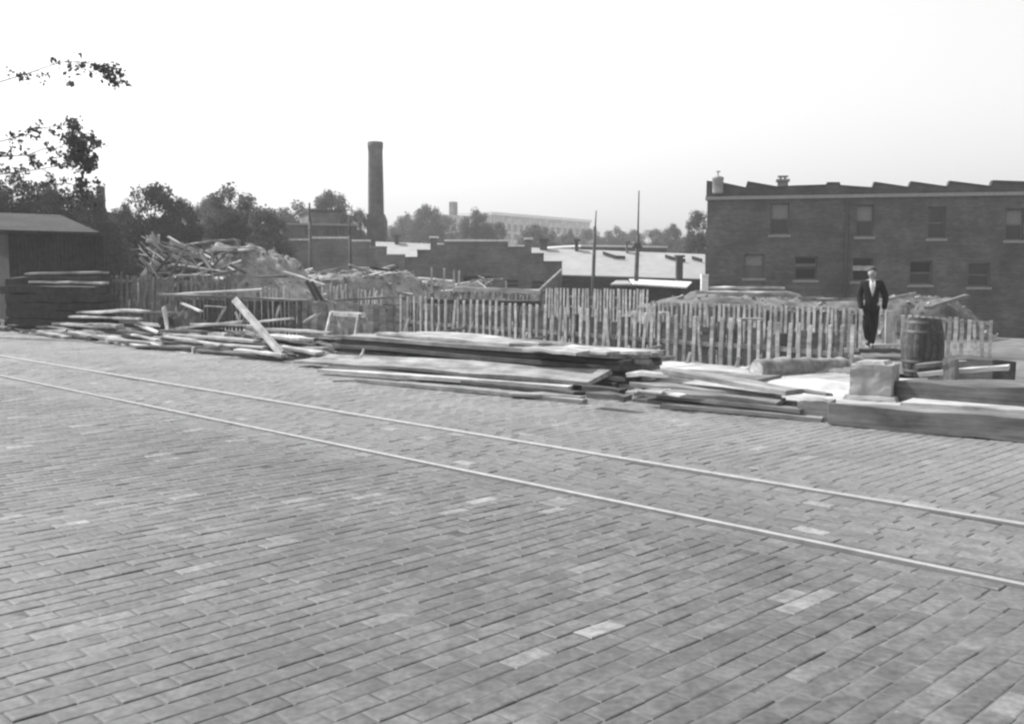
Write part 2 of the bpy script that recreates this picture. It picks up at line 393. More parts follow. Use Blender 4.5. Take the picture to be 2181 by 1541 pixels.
def window(parent, x0, x1, z0, z1, pane='glass', mid=True, sill=True, depth=.1, fr=.06, mull=False, panes=None):
    f = MB(); d0, d1 = depth, depth + .05
    f.box(x0, x0 + fr, d0, d1, z0, z1); f.box(x1 - fr, x1, d0, d1, z0, z1); f.box(x0 + fr, x1 - fr, d0, d1, z1 - fr, z1); f.box(x0 + fr, x1 - fr, d0, d1, z0, z0 + fr)
    zm = (z0 + z1) / 2
    if mid: f.box(x0 + fr, x1 - fr, d0 - .004, d1, zm - fr * .5, zm + fr * .5)
    if mull: f.box((x0 + x1) / 2 - .02, (x0 + x1) / 2 + .02, d0 + .006, d1 - .004, z0 + fr, z1 - fr)
    w = f.build("window", M['trim'], parent)
    pn = panes or [pane, pane]
    for k, (za, zb) in enumerate(((z0 + fr, zm), (zm, z1 - fr)) if mid else ((z0 + fr, z1 - fr),)):
        q = MB(); q.box(x0 + fr, x1 - fr, d0 + .02, d0 + .03, za + .002, zb - .002); q.build("pane", M[pn[k]], w)
    if sill:
        q = MB(); q.box(x0 - .08, x1 + .08, -.09, .09, z0 - .12, z0 - .003); q.build("sill", M['sill'], w)
    return w
def coping(parent, x0, x1, z, thick, mat='coping', tile=.55, h=.1):
    m = MB(); x = x0 - .04
    n = max(1, round((x1 - x0 + .08) / tile)); st = (x1 - x0 + .08) / n
    for k in range(n):
        j = rs.uniform(-.008, .008); m.box(x + k * st + .02, x + (k + 1) * st - .02, -.06, thick + .06, z + .002, z + h + j)
    m.build("coping", M[mat], parent)
ZB = -1.7
# --- left low brick building with stepped parapet
wE = Wall(618, 60, 862, 60)
tE = thing("brick_warehouse", "low red brick building end wall with pale stepped coping beside the tall smokestack", "building", wE.o, wE.rz)
def steps_px(w, L): return [(w.at(a, VH)[0], w.at(b, VH)[0], w.at((a + b) / 2, v)[1]) for a, b, v in L]
stE = steps_px(wE, [(618, 662, 512), (662, 746, 508), (746, 788, 514), (788, 823, 528), (823, 862, 545)])
grid_wall(stE, ZB, [], .35).build("gable_wall", M['bE'], tE)
for a_, b_, z in stE: coping(tE, a_, b_, z, .35, 'coping' if z > 3.5 else 'sill')
q = MB(); q.box(.05, wE.len - .05, .36, 9, ZB, 2.4); q.build("rear_walls", M['bE'], tE)
q = MB(); zr = 3.2; L_ = wE.len
q.prism([(.0, 2.45), (L_, 2.45), (L_ * .45, zr)], .37, 9.1); q.build("roof", M['darkroof'], tE)
# --- middle brick gable
wF = Wall(862, 57, 1197, 57)
tF = thing("brick_workshop", "brown brick workshop with stepped gable, capped piers and pale coping", "building", wF.o, wF.rz)
stF = steps_px(wF, [(862, 889, 549), (889, 917, 534), (917, 930, 522), (930, 946, 521), (946, 1082, 514), (1082, 1118, 525), (1118, 1132, 525), (1132, 1158, 541), (1158, 1197, 558)])
opF = []
for u0, u1, v0, v1 in ((985, 1050, 587, 606), (1076, 1106, 594, 613), (1132, 1160, 597, 615)):
    opF.append((wF.at(u0, VH)[0], wF.at(u1, VH)[0], wF.at(u0, v1)[1], wF.at(u0, v0)[1]))
grid_wall(stF, ZB, opF, .4).build("gable_wall", M['bF'], tF)
for k in (3, 4, 5): coping(tF, stF[k][0] + .05, stF[k][1] - .05, stF[k][2], .4)
for k in (0, 1, 7, 8): coping(tF, stF[k][0], stF[k][1], stF[k][2], .4, 'bF', .8, .06)
for u0, u1, vt in ((917, 930, 507), (1119, 1132, 510)):
    x0, z1 = wF.at(u0, vt); x1, _ = wF.at(u1, vt); zb = wF.at(u0, 523)[1]
    q = MB(); q.box(x0, x1, -.08, .46, zb - .6, z1); pier = q.build("pier", M['bF'], tF)
    q = MB(); q.box(x0 - .07, x1 + .07, -.15, .53, z1 + .003, z1 + .1); q.build("pier_cap", M['coping'], pier)
for k, o in enumerate(opF):
    window(tF, o[0], o[1], o[2], o[3], pane='void' if k == 0 else 'glass', mid=k > 0, sill=k > 0)
q = MB(); q.box(.1, wF.len - .1, .42, 6.2, ZB, 1.3); q.build("rear_walls", M['bF'], tF)
q = MB(); q.prism([(.05, 1.35), (wF.len - .05, 1.35), (wF.len * .75, 2.6), (wF.len * .25, 2.6)], .42, 6.2); q.build("roof", M['darkroof'], tF)
# --- long low building with a pale pitched roof
EZ, RZ_ = 64.0, 71.0
tG = thing("long_shed", "long low shed with a broad pale pitched roof behind the brick gable", "building", (0, 0, 0))
eL, eR = P(800, 577, EZ), P(1502, 598, EZ); rL, rR = P(800, 518, RZ_), P(1502, 545, RZ_)
up = Vector((0, 0, .12)); bk = Vector((0, 2 * (RZ_ - EZ), 0))
q = MB(); q.hexa([eL, eR, rR, rL], [eL + up, eR + up, rR + up, rL + up]); rf = q.build("roof", M['roofl'], tG)
q = MB(); q.hexa([rL + Vector((0, .003, 0)), rR + Vector((0, .003, 0)), eR + bk, eL + bk], [rL + up + Vector((0, .003, 0)), rR + up + Vector((0, .003, 0)), eR + bk + up, eL + bk + up]); q.build("rear_roof", M['darkroof'], tG)
q = MB(); i = Vector((.3, .5, 0)); j = Vector((-.3, .5, 0))
q.hexa([Vector((eL.x + .3, EZ + .5, ZB)), Vector((eR.x - .3, EZ + .5, ZB)), Vector((eR.x - .3, EZ + 13.5, ZB)), Vector((eL.x + .3, EZ + 13.5, ZB))],
       [eL + i - up * .2, eR + j - up * .2, eR + Vector((-.3, 13.5, -.03)), eL + Vector((.3, 13.5, -.03))]); q.build("walls", M['bK'], tG)
q = MB(); q.add([eL + i, eL + Vector((.3, 13.5, 0)), rL + Vector((.3, 0, -.02)), eR + j, eR + Vector((-.3, 13.5, 0)), rR + Vector((-.3, 0, -.02))], [(0, 1, 2), (3, 5, 4)]); q.build("gable_ends", M['bK'], tG)
q = MB(); q.hexa([eL + Vector((0, -.06, -.3)), eR + Vector((0, -.06, -.3)), eR + Vector((0, -.006, -.3)), eL + Vector((0, -.006, -.3))], [eL + Vector((0, -.06, .05)), eR + Vector((0, -.06, .05)), eR + Vector((0, -.006, .05)), eL + Vector((0, -.006, .05))]); q.build("fascia", M['tar'], tG)
nrm = (eR - eL).cross(rL - eL).normalized()
def on_roof(u, v, lift=.12):
    d = ray(u, v); o = Vector((0, 0, HCAM)); pl = eL + up
    t = (pl - o).dot(nrm) / d.dot(nrm); return o + d * t
for pts in ([(1284, 540), (1312, 549), (1332, 550)], [(1417, 547), (1442, 554), (1460, 556)], [(1474, 550), (1496, 556)]):
    q = MB()
    for a_, b_ in zip(pts, pts[1:]):
        A, B = on_roof(*a_), on_roof(*b_); n2 = Vector((0, .15, 0)); h = Vector((0, 0, .16)); dn = Vector((0, 0, -.06))
        q.hexa([A + dn, B + dn, B + n2 + dn, A + n2 + dn], [A + h, B + h, B + n2 + h, A + n2 + h])
    q.build("roof_upstand", M['tar'], rf)
for u0, u1, v0, v1, cap in ((1146, 1169, 512, 529, 1), (1221, 1235, 514, 532, 0), (838, 852, 505, 521, 1), (1330, 1340, 519, 537, 0)):
    a_, b_ = P(u0, v1 + 4, 70.6), P(u1, v0, 70.6); q = MB(); q.box(a_.x + .12, b_.x - .12, 70.4, 70.9, a_.z, b_.z); q.box(a_.x, b_.x, 70.3, 71.0, b_.z + .002, b_.z + .14); q.build("roof_vent", M['bK'], rf)
a_, b_ = P(1441, 600, 63.2), P(1455, 548, 63.2)
q = MB(); q.box(a_.x, b_.x, 63.2, 63.7, ZB, b_.z); ch = q.build("chimney", M['bK'], tG)
q = MB(); q.box(a_.x - .09, b_.x + .1, 63.1, 63.8, b_.z + .002, b_.z + .14); q.build("chimney_cap", M['bK'], ch)
# --- dark flat building behind, with pale coping
wB = Wall(1236, 88, 1420, 92)
tB = thing("flat_roofed_store", "flat roofed dark brick store with a pale coping line above the shed roof", "building", wB.o, wB.rz)
z = wB.at(1300, 526)[1]; grid_wall([(0, wB.len, z)], ZB, [], 6).build("walls", M['bK'], tB); coping(tB, 0, wB.len, z, 6, 'coping', 1.2, .16)
# --- lean-to with a white sheet roof
tL = thing("lean_to", "low dark lean-to under a gleaming white sheet roof in front of the shed", "lean-to", P(1400, 640, 51))
def rel(t, v): return v - t.location
f1, f2, b2, b1 = P(1349, 607, 49.5), P(1462, 614, 49.5), P(1474, 603, 54), P(1340, 597, 54)
u2 = Vector((0, 0, .08))
q = MB(); q.hexa([rel(tL, x) for x in (f1, f2, b2, b1)], [rel(tL, x + u2) for x in (f1, f2, b2, b1)]); q.build("roof", M['white'], tL)
g1, g2, h2, h1 = P(1300, 608, 49.8), P(1346, 608, 49.8), P(1336, 600, 54), P(1312, 600, 54)
q = MB(); q.hexa([rel(tL, x) for x in (g1, g2, h2, h1)], [rel(tL, x + u2) for x in (g1, g2, h2, h1)]); q.build("side_roof", M['tin'], tL)
q = MB(); lo = Vector((0, 0, 0))
bot = [Vector((P(1306, 600, 50).x, 50.0, ZB)), Vector((f2.x - .2, 50.0, ZB)), Vector((b2.x - .2, 53.6, ZB)), Vector((b1.x - .6, 53.6, ZB))]
top = [Vector((x.x, x.y, (f2.z if k in (1,) else b2.z if k == 2 else f1.z - .02) - .02)) for k, x in enumerate(bot)]
q.hexa([rel(tL, x) for x in bot], [rel(tL, x) for x in top]); q.build("board_walls", M['tar'], tL)
a_, b_ = P(1493, 625, 50.5), P(1509, 584, 50.5)
tW = thing("gate_pier", "short whitewashed pier at the near corner of the big brick building", "pier", ((a_.x + b_.x) / 2, 50.6, ZB))
hw = (b_.x - a_.x) / 2; q = MB(); q.hexa([(-hw, -hw, 0), (hw, -hw, 0), (hw, hw, 0), (-hw, hw, 0)], [(-hw * .92, -hw * .92, b_.z - ZB - .1), (hw * .92, -hw * .92, b_.z - ZB - .1), (hw * .92, hw * .92, b_.z - ZB - .1), (-hw * .92, hw * .92, b_.z - ZB - .1)]); q.build("shaft", M['white'], tW)
q = MB(); q.hexa([(-hw * 1.05, -hw * 1.05, b_.z - ZB - .098), (hw * 1.05, -hw * 1.05, b_.z - ZB - .098), (hw * 1.05, hw * 1.05, b_.z - ZB - .098), (-hw * 1.05, hw * 1.05, b_.z - ZB - .098)], [(-hw, -hw, b_.z - ZB + .01), (hw, -hw, b_.z - ZB + .01), (hw, hw, b_.z - ZB + .01), (-hw, hw, b_.z - ZB + .01)]); q.build("cap", M['white'], tW)

# --- big brick building on the right
wH = Wall(1504, 52, 2040, 49.5)
tH = thing("brick_factory", "big two-storey dark brick building with stone band and saw-toothed parapet", "building", wH.o, wH.rz)
LH = wH.at(2420, VH)[0]; zc = wH.at(1650, 424)[1]
wins = [(1640, 1682, 432, 500, ['glass', 'shade']), (1584, 1628, 541, 592, ['trim', 'shade']), (1692, 1741, 546, 596, ['void', 'void']), (1814, 1861, 548, 599, ['void', 'void']), (1936, 1986, 556, 606, ['glass', 'void']),
        (1822, 1862, 436, 504, ['glass', 'shade']), (2060, 2110, 560, 611, ['glass', 'glass']), (1975, 2016, 440, 508, ['glass', 'glass']), (2140, 2182, 444, 512, ['glass', 'shade'])]
opH = []
for u0, u1, v0, v1, pn in wins:
    x0, z0 = wH.at(u0, v1); x1, z1 = wH.at(u1, v0); opH.append((x0, x1, z0, z1))
grid_wall([(0, LH, zc)], ZB, opH, .4).build("front_wall", M['bH'], tH)
for o, w_ in zip(opH, wins): window(tH, *o, panes=w_[4], fr=.08, depth=.2)
x0, z0 = wH.at(1694, 568); x1, z1 = wH.at(1740, 561); q = MB(); q.box(x0, x1, .02, .09, z0, z1); q.build("window_board", M['trim'], tH)
x0, z0 = wH.at(1815, 576); x1, z1 = wH.at(1861, 566); q = MB(); q.box(x0, x1, -.12, .06, z0, z1); q.build("window_board", M['wl'], tH)
q = MB(); q.box(.002, .4, .402, 16, ZB, zc); q.build("side_wall", M['bH'], tH)
q = MB(); q.box(.402, LH, 15.6, 16, ZB, zc); q.build("rear_wall", M['bH'], tH)
q = MB(); q.box(.41, LH, .41, 15.59, zc - .6, zc - .4); q.build("roof", M['darkroof'], tH)
q = MB(); q.box(-.1, LH, -.14, .5, zc + .002, zc + .17); q.build("stone_band", M['sill'], tH)
prof = [(1504, 421), (1505, 388), (1541, 392), (1588, 402), (1592, 389), (1656, 400), (1693, 398), (1760, 396), (1762, 391), (1788, 391), (1790, 397), (1858, 402), (1862, 390), (1935, 401), (1940, 389), (2018, 400), (2022, 388), (2110, 399), (2114, 387), (2420, 398), (2420, 421)]
pts = [wH.at(u, v) for u, v in prof]; pts[0] = (pts[0][0], zc + .172); pts[-1] = (pts[-1][0], zc + .172)
q = MB(); q.prism(pts, 0, .4); q.build("parapet", M['bK'], tH)
q = MB(); pl_ = [(x, z + .002) for x, z in pts[1:-1]]; q.prism(pl_ + [(x, z + .07) for x, z in reversed(pl_)], -.06, .46); q.build("parapet_capping", M['darkroof'], tH)
x0, z0 = wH.at(1517, 413); x1, z1 = wH.at(1541, 378); r_ = (x1 - x0) / 2
q = MB(); q.lathe([(.02, z0), (r_ * .95, z0), (r_, z0 + .1), (r_, z1 - .12), (r_ * 1.08, z1 - .1), (r_ * 1.08, z1), (r_ * .5, z1 + .06), (.02, z1 + .08)], 20); tk = q.build("roof_tank", M['concrete'], tH, ((x0 + x1) / 2, -r_ * .35, 0))
q = MB(); q.lathe([(.03, z1 + .07), (.03, z1 + .26), (.12, z1 + .27), (.12, z1 + .31), (.02, z1 + .34)], 10); q.build("finial", M['tin'], tk)
x0, z0 = wH.at(1658, 405); x1, z1 = wH.at(1681, 382)
q = MB(); q.box(x0, x1, .9, .9 + (x1 - x0), zc - .3, z1); ck = q.build("chimney", M['bE'], tH)
q = MB(); q.box(x0 - .08, x1 + .08, .82, .98 + (x1 - x0), z1 + .002, z1 + .1); q.box(x0 + .1, x0 + .2, 1.0, 1.3, z1 + .1, z1 + .22); q.box(x1 - .2, x1 - .1, 1.0, 1.3, z1 + .1, z1 + .22); q.box(x0, x1, .9, 1.4, z1 + .222, z1 + .28); q.build("chimney_cap", M['sill'], ck)
x0, z0 = wH.at(1684, 412); x1, z1 = wH.at(1694, 392); q = MB(); q.box(x0, x1, 1.0, 1.4, zc - .3, z1); q.build("flue", M['bE'], tH)
x0, _ = wH.at(1803, 500); q = MB(); q.tube([(x0, -.1, ZB), (x0, -.1, zc - .05)], .07, 8); q.build("downpipe", M['iron'], tH)

# --- blocks behind the left warehouse
wK = Wall(605, 76, 762, 78)
tK = thing("factory_block", "sooty flat-roofed factory block rising behind the low brick end wall", "building", wK.o, wK.rz)
zt = wK.at(680, 480)[1]; opK = []
for u0 in (648, 664, 688, 704, 720):
    x0, z0 = wK.at(u0, 502); x1, z1 = wK.at(u0 + 11, 486); opK.append((x0, x1, z0, z1))
grid_wall([(0, wK.len, zt)], ZB, opK, .4).build("front_wall", M['bK'], tK)
for o in opK: window(tK, *o, mid=False, sill=False)
q = MB(); q.box(.01, wK.len - .01, .41, 10, ZB, zt); q.build("rear_walls", M['bK'], tK)
q = MB(); q.box(-.15, wK.len + .1, -.2, 10.1, zt + .003, zt + .14); q.build("roof", M['sill'], tK)
x0, _ = wK.at(675, 470); x1, z1 = wK.at(738, 448); q = MB(); q.box(x0, x1, 2.5, 8, zt + .142, z1); ph = q.build("penthouse", M['bF'], tK)
q = MB(); q.box(x0 - .15, x1 + .15, 2.3, 8.2, z1 + .002, z1 + .16); q.build("penthouse_roof", M['tar'], ph)
c = P(636, 492, 74); q = MB(); q.box(-.25, .25, -.2, .2, -.22, .2)
# --- smokestack
Zs_ = 82
c0 = P(802.5, VH, Zs_); k = Zs_ / FPX
tS = thing("smokestack", "tall round brick smokestack rising above the low roofs", "smokestack", (c0.x, c0.y, ZB))
hh = lambda v: P(802, v, Zs_).z - ZB
prof = [(16.8 * k, hh(462)), (16.5 * k, hh(440)), (15.8 * k, hh(370)), (15.2 * k, hh(322)), (15.5 * k, hh(320)), (16.3 * k, hh(312)), (16.3 * k, hh(303)), (13.2 * k, hh(302)), (12.8 * k, hh(320))]
q = MB(); q.lathe(prof, 40); q.build("shaft", M['stack'], tS)
b = 19.6 * k; ox = 2 * k
q = MB(); q.hexa([(-b + ox, -b, 0), (b + ox, -b, 0), (b + ox, b, 0), (-b + ox, b, 0)], [(-b + ox, -b, hh(470)), (b + ox, -b, hh(470)), (b + ox, b, hh(470)), (-b + ox, b, hh(470))])
e_ = 17 * k; q.hexa([(-b + ox, -b, hh(470) + .003), (b + ox, -b, hh(470) + .003), (b + ox, b, hh(470) + .003), (-b + ox, b, hh(470) + .003)], [(-e_, -e_, hh(456)), (e_, -e_, hh(456)), (e_, e_, hh(456)), (-e_, e_, hh(456))])
q.build("plinth", M['stack'], tS)
# --- far school
wI = Wall(1046, 228, 1256, 262)
tI = thing("school_building", "large pale school building with a small chimney, faint beyond the trees", "building", wI.o, wI.rz)
zt = wI.at(1100, 462)[1]; opI = []
for k_ in range(15):
    u0 = 1054 + k_ * 13.2
    for va, vb in ((476, 490), (497, 508)):
        x0, z0 = wI.at(u0, vb); x1, z1 = wI.at(u0 + 8, va); opI.append((x0, x1, z0, z1))
zz = [opI[0][2], opI[0][3], opI[1][2], opI[1][3]]
opI = [(o[0], o[1], zz[2 * (i % 2)], zz[2 * (i % 2) + 1]) for i, o in enumerate(opI)]
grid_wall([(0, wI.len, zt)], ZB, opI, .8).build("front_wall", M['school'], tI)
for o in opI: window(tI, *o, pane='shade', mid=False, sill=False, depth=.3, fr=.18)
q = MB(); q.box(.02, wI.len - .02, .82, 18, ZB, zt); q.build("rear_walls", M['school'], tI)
q = MB(); q.box(-.3, wI.len + .3, -.4, 18.2, zt + .004, zt + .7); q.build("cornice", M['coping'], tI)
q = MB(); x0, _ = wI.at(978, 470); z1 = wI.at(1010, 456)[1]; q.box(x0, -.35, 6, 18, ZB, z1); q.build("side_wing", M['school'], tI)
x0, _ = wI.at(1025, 470); x1, z1 = wI.at(1034, 427); q = MB(); q.box(x0, x1, 8, 9.2, zt - 2, z1); q.build("chimney", M['bF'], tI)

# --- dark shed on the left, and the house chimney behind it
wS = Wall(20, 31, 236, 33)
tD = thing("board_shed", "dark tarred board shed with a low pitched roof under the left trees", "shed", wS.o, wS.rz)
z1 = wS.at(150, 496)[1]; z2 = wS.at(200, 488)[1]
n = 26
for k_ in range(n):
    x0 = k_ * wS.len / n; m_ = MB(); m_.box(x0 + .006, x0 + wS.len / n - .006, rs.uniform(0, .015), .04, -.5, z1 - .05); m_.build("board", M['tar'], tD)
q = MB(); q.box(.02, wS.len - .02, .045, 3.4, -.5, z1 - .06); q.build("walls", M['tar'], tD)
xm = wS.at(205, 490)[0]
q = MB(); q.hexa([(-.3, -.35, z1 - .04), (xm, -.35, z1 - .04), (xm, 3.6, z2 + .55), (-.3, 3.6, z2 + .55)], [(-.3, -.35, z1 + .03), (xm, -.35, z1 + .03), (xm, 3.6, z2 + .62), (-.3, 3.6, z2 + .62)]); q.build("roof", M['tar'], tD)
cH = P(212, VH, 58)
tO = thing("old_house", "dark brick chimney and roof of a house among the left trees", "house", (cH.x - 1.9, 60, ZB))
zr = P(212, 452, 58).z - ZB
q = MB(); q.box(-2.6, 2.6, -2.2, 3, 0, zr - 1.9); q.build("walls", M['bK'], tO)
q = MB(); q.prism([(-2.9, zr - 1.9), (2.9, zr - 1.9), (2.0, zr + .1), (-2.0, zr + .1)], -2.4, 3.2); q.build("roof", M['darkroof'], tO)
x0 = P(211, VH, 58).x - tO.location.x; x1 = P(224, VH, 58).x - tO.location.x; zt = P(212, 396, 58).z - ZB
q = MB(); q.box(x0, x1, -2.0, -1.6, zr - 2.4, zt); q.build("chimney", M['bK'], tO)

# ------------------------------------------------------------------ trees
def tree_proto(seed, nb=150, nl=180, leaf=.018, spread=.5, low=.12):
    r = random.Random(seed); tk = MB(); cr = MB()
    tk.tube([(0, 0, -.02), (.006, 0, .12), (-.006, .01, .3), (.01, 0, .5), (0, 0, .72)], [.028, .02, .017, .012, .004], 8)
    cl = []
    zc_, rz_ = (1 + low) / 2, (1 - low) / 2
    for k in range(nb):
        d = Vector((r.gauss(0, 1), r.gauss(0, 1), r.gauss(0, 1))).normalized(); rr = r.uniform(.085, .15); q_ = r.random() ** .42
        lob = 1 + .16 * mnoise.noise(d * 1.7 + Vector((seed, 0, 0)))
        c = Vector((d.x * (spread * lob - rr * .6) * q_, d.y * (spread * lob - rr * .6) * q_, zc_ + d.z * (rz_ * min(1.0, lob) - rr * .33) * q_))
        cl.append((c, rr))
        if k % 4 == 0:
            s0 = Vector((0, 0, max(.15, min(.7, c.z - .2)))); md = s0.lerp(c, .5) + Vector((r.uniform(-.02, .02), r.uniform(-.02, .02), -.02))
            tk.tube([s0, md, c], [.009, .006, .002], 5)
    for c, rr in cl:
        for _ in range(nl):
            d = Vector((r.gauss(0, 1), r.gauss(0, 1), r.gauss(0, .8))).normalized() * rr * (r.random() ** .45) * r.uniform(.8, 1.08); d.z *= .55
            p = c + d; n_ = Vector((r.gauss(0, 1), r.gauss(0, 1), r.gauss(.4, 1))).normalized(); x = n_.orthogonal().normalized(); x.rotate(Matrix.Rotation(r.random() * 6.28, 3, n_)); y = n_.cross(x); x.z *= .55; y.z *= .55
            l = leaf * r.uniform(.6, 1.35); w_ = l * .55
            cr.add([p - x * l, p - y * w_, p + x * l, p + y * w_], [(0, 1, 2, 3)])
    return tk, cr
protos = []
for sd, kw in ((11, {}), (23, dict(spread=.5, low=.05)), (37, dict(spread=.54, low=.03, nb=170))):
    tk, cr = tree_proto(sd, **kw); protos.append((tk.mesh("trunk", M['bark']), cr.mesh("crown", M['leafd'])))
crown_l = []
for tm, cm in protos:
    c2 = cm.copy(); c2.materials.clear(); c2.materials.append(M['leafhaze']); crown_l.append(c2)  # farther crowns get paler leaves: haze painted into their colour
def tree(u, vt, wpx, Z, k, lab, light=False, base=ZB, group="trees beyond the lot", name="leafy_tree"):
    top = P(u, vt, Z); h = (top.z - base) * 1.07; t = thing(name, lab, "tree", (top.x, Z, base), rs.random() * 6.28, group)
    wd = wpx * Z / FPX
    t.scale = (wd, wd, h)
    link("trunk", protos[k][0], t); link("crown", crown_l[k] if light else protos[k][1], t)
    return t
tree(112, 402, 170, 47, 0, "very dark leafy tree behind the tarred shed at the far left")
tree(196, 418, 130, 50, 1, "dark leafy tree just left of the house chimney")
tree(262, 440, 120, 56, 2, "dark low tree right of the house chimney")
tree(20, 380, 190, 44, 2, "dark spreading tree at the left edge behind the shed")
tree(318, 402, 165, 52, 1, "broad dark round tree above the heap of broken boards")
tree(385, 428, 110, 56, 0, "dark tree on the right shoulder of the broad round tree")
tree(442, 422, 110, 82, 0, "paler tree seen in the dip between two darker crowns", True)
tree(505, 407, 190, 60, 2, "wide grey-green tree above the earth mound", True)
tree(566, 452, 130, 57, 1, "low bushy tree at the left corner of the red brick wall", True)
tree(625, 440, 150, 100, 2, "pale distant tree left of the factory penthouse", True)
tree(705, 411, 125, 98, 0, "tall pale tree standing behind the factory penthouse", True)
tree(762, 452, 60, 98, 1, "small pale tree between penthouse and smokestack", True)
for n_, (u, vt, wpx, Z, k, lab) in enumerate([
    (858, 462, 90, 150, 2, "hazy tree just right of the smokestack plinth"), (912, 440, 100, 140, 0, "tall hazy tree with wispy top left of the school"), (958, 466, 80, 165, 1, "faint tree beside the school's side wing"),
    (1018, 453, 105, 120, 2, "rounded grey tree standing before the school chimney"), (1058, 478, 60, 125, 1, "small tree before the left end of the school front"), (1148, 482, 110, 130, 0, "low hazy tree before the middle of the school"),
    (1206, 497, 80, 140, 2, "low bush-like tree before the right end of the school"), (1262, 492, 90, 170, 1, "faint tree at the right end of the school"), (1305, 489, 90, 175, 2, "pale round tree just left of the tall mast"),
    (1345, 492, 80, 180, 0, "pale tree behind the tall mast"), (1392, 492, 70, 165, 1, "faint tree right of the tall mast"), (1430, 480, 62, 135, 0, "taller tree standing up from the far belt before the factory"),
    (1458, 508, 70, 118, 2, "low grey tree near the corner of the big brick building"), (1492, 456, 80, 90, 1, "grey tree rising at the corner of the big brick building"), (1400, 515, 80, 110, 2, "low bushy tree behind the dark store")]):
    tree(u, vt, wpx, Z, k, lab, True)
# the near tree at the left edge, its sprays hanging into the picture
r5 = random.Random(5)
zt_ = 27.0; base = P(-150, VH, zt_); tb = thing("overhanging_tree", "near tree at the left edge with loose leaf sprays against the sky", "tree", (base.x, zt_, -.4))
tk, cr = MB(), MB()
def lp(u, v, dz=0): return P(u, v, zt_ + dz) - tb.location
tk.tube([(0, 0, -.1), lp(-148, 480), lp(-144, 330), lp(-136, 180), lp(-128, 20), lp(-120, -120)], [.24, .19, .16, .12, .08, .04], 10)
sprays = [(-144, 370, [(-60, 320), (30, 290), (80, 268), (150, 262), (168, 280)]), (-144, 390, [(-50, 350), (60, 330), (120, 318), (165, 312), (212, 306)]), (-145, 420, [(-50, 380), (60, 360), (120, 350), (168, 342), (205, 348)]), (-138, 250, [(-50, 190), (60, 150), (140, 128), (200, 142), (262, 178)]),
          (165, 312, [(175, 330), (182, 352)]), (200, 142, [(228, 160), (246, 184)]), (-146, 440, [(-50, 415), (70, 405), (140, 392), (190, 398)])]
leafspots = []
for u0, v0, ch in sprays:
    dz = r5.uniform(-.6, .6); ptl = [lp(u0, v0)] + [lp(u, v + r5.uniform(-7, 7), dz * (i + 1) / len(ch)) for i, (u, v) in enumerate(ch)]
    ptl = [x for A, B in zip(ptl, ptl[1:]) for x in (A, A.lerp(B, .5) + Vector((0, r5.uniform(-.1, .1), r5.uniform(-.03, .12))))] + [ptl[-1]]
    tk.tube(ptl, [.04 / (1 + .5 * i) if len(ch) > 2 else .014 / (1 + i) for i in range(len(ptl))], 5)
    for A, B in zip(ptl, ptl[1:]):
        for _ in range(3):
            c0_ = A.lerp(B, r5.random()); c1_ = c0_ + Vector((r5.uniform(-.05, .3), r5.uniform(-.25, .25), r5.uniform(-.28, .22)))
            tk.tube([c0_, c0_.lerp(c1_, .5) + Vector((0, 0, .03)), c1_], [.008, .006, .003], 4); leafspots.append((c1_, .06)); leafspots.append((c0_.lerp(c1_, .7), .05))
for (u, v, n_, s_) in [(152, 262, 10, .1), (158, 300, 22, .14), (152, 285, 12, .1), (163, 315, 22, .12), (178, 302, 8, .07), (205, 306, 9, .07), (176, 322, 12, .1), (172, 340, 18, .12), (182, 358, 14, .1), (196, 350, 8, .06), (202, 338, 7, .06), (152, 345, 14, .12), (155, 330, 10, .1),
                     (205, 143, 5, .04), (222, 152, 7, .06), (232, 150, 6, .05), (258, 160, 4, .04), (246, 180, 5, .05), (228, 165, 4, .05), (170, 385, 4, .06), (178, 392, 4, .05), (205, 390, 5, .06), (150, 180, 4, .05), (155, 410, 20, .2), (185, 415, 20, .2)]:
    for _ in range(n_): leafspots.append((lp(u, v, r5.uniform(-.5, .5)), s_))
for _ in range(0): leafspots.append((lp(r5.uniform(-60, 120), r5.uniform(230, 420), r5.uniform(-1.5, 1.5)), .22))
for c, s_ in leafspots:
    for _ in range(5):
        p = c + Vector((r5.gauss(0, s_), r5.gauss(0, s_), r5.gauss(0, s_ * .8))); n_ = Vector((r5.gauss(0, 1), r5.gauss(0, 1), r5.gauss(.3, 1))).normalized(); x = n_.orthogonal().normalized(); x.rotate(Matrix.Rotation(r5.random() * 6.28, 3, n_)); y = n_.cross(x)
        l = r5.uniform(.04, .085); cr.add([p - x * l, p - y * l * .6, p + x * l, p + y * l * .6], [(0, 1, 2, 3)])
tk.build("trunk", M['bark'], tb); cr.build("crown", M['leafd'], tb)

# ------------------------------------------------------------------ poles
def pole(u, vt, ub, vb, Z, r0, r1, vm, lab, arm=False):
    b = P(ub, vb, Z); t_ = P(u, vt, Z); zb = zg(b.x, Z) - .1
    th = thing("utility_pole", lab, "pole", (b.x, Z, zb), 0, "tall thin poles in the lot")
    m_ = P((u + ub) / 2 + (u - ub) * .1, vm, Z)
    lc = lambda x: x - th.location
    q = MB(); q.tube([(0, 0, 0), lc(b), lc(m_)], [r0, r0 * .97, r0 * .8], 10); q.build("post", M['wpost'], th)
    q = MB(); q.tube([lc(m_) - Vector((0, 0, .3)), lc(t_)], [r1, r1 * .6], 8); q.build("mast", M['wpost'], th)
    if arm:
        c = lc(P(1357, 526, Z)); q = MB(); q.box(c.x - .26, c.x + .26, c.y - .16, c.y - .08, c.z - .05, c.z + .05); q.box(c.x - .17, c.x + .17, c.y - .2, c.y - .04, c.z + .052, c.z + .2); q.build("bracket", M['wpost'], th)
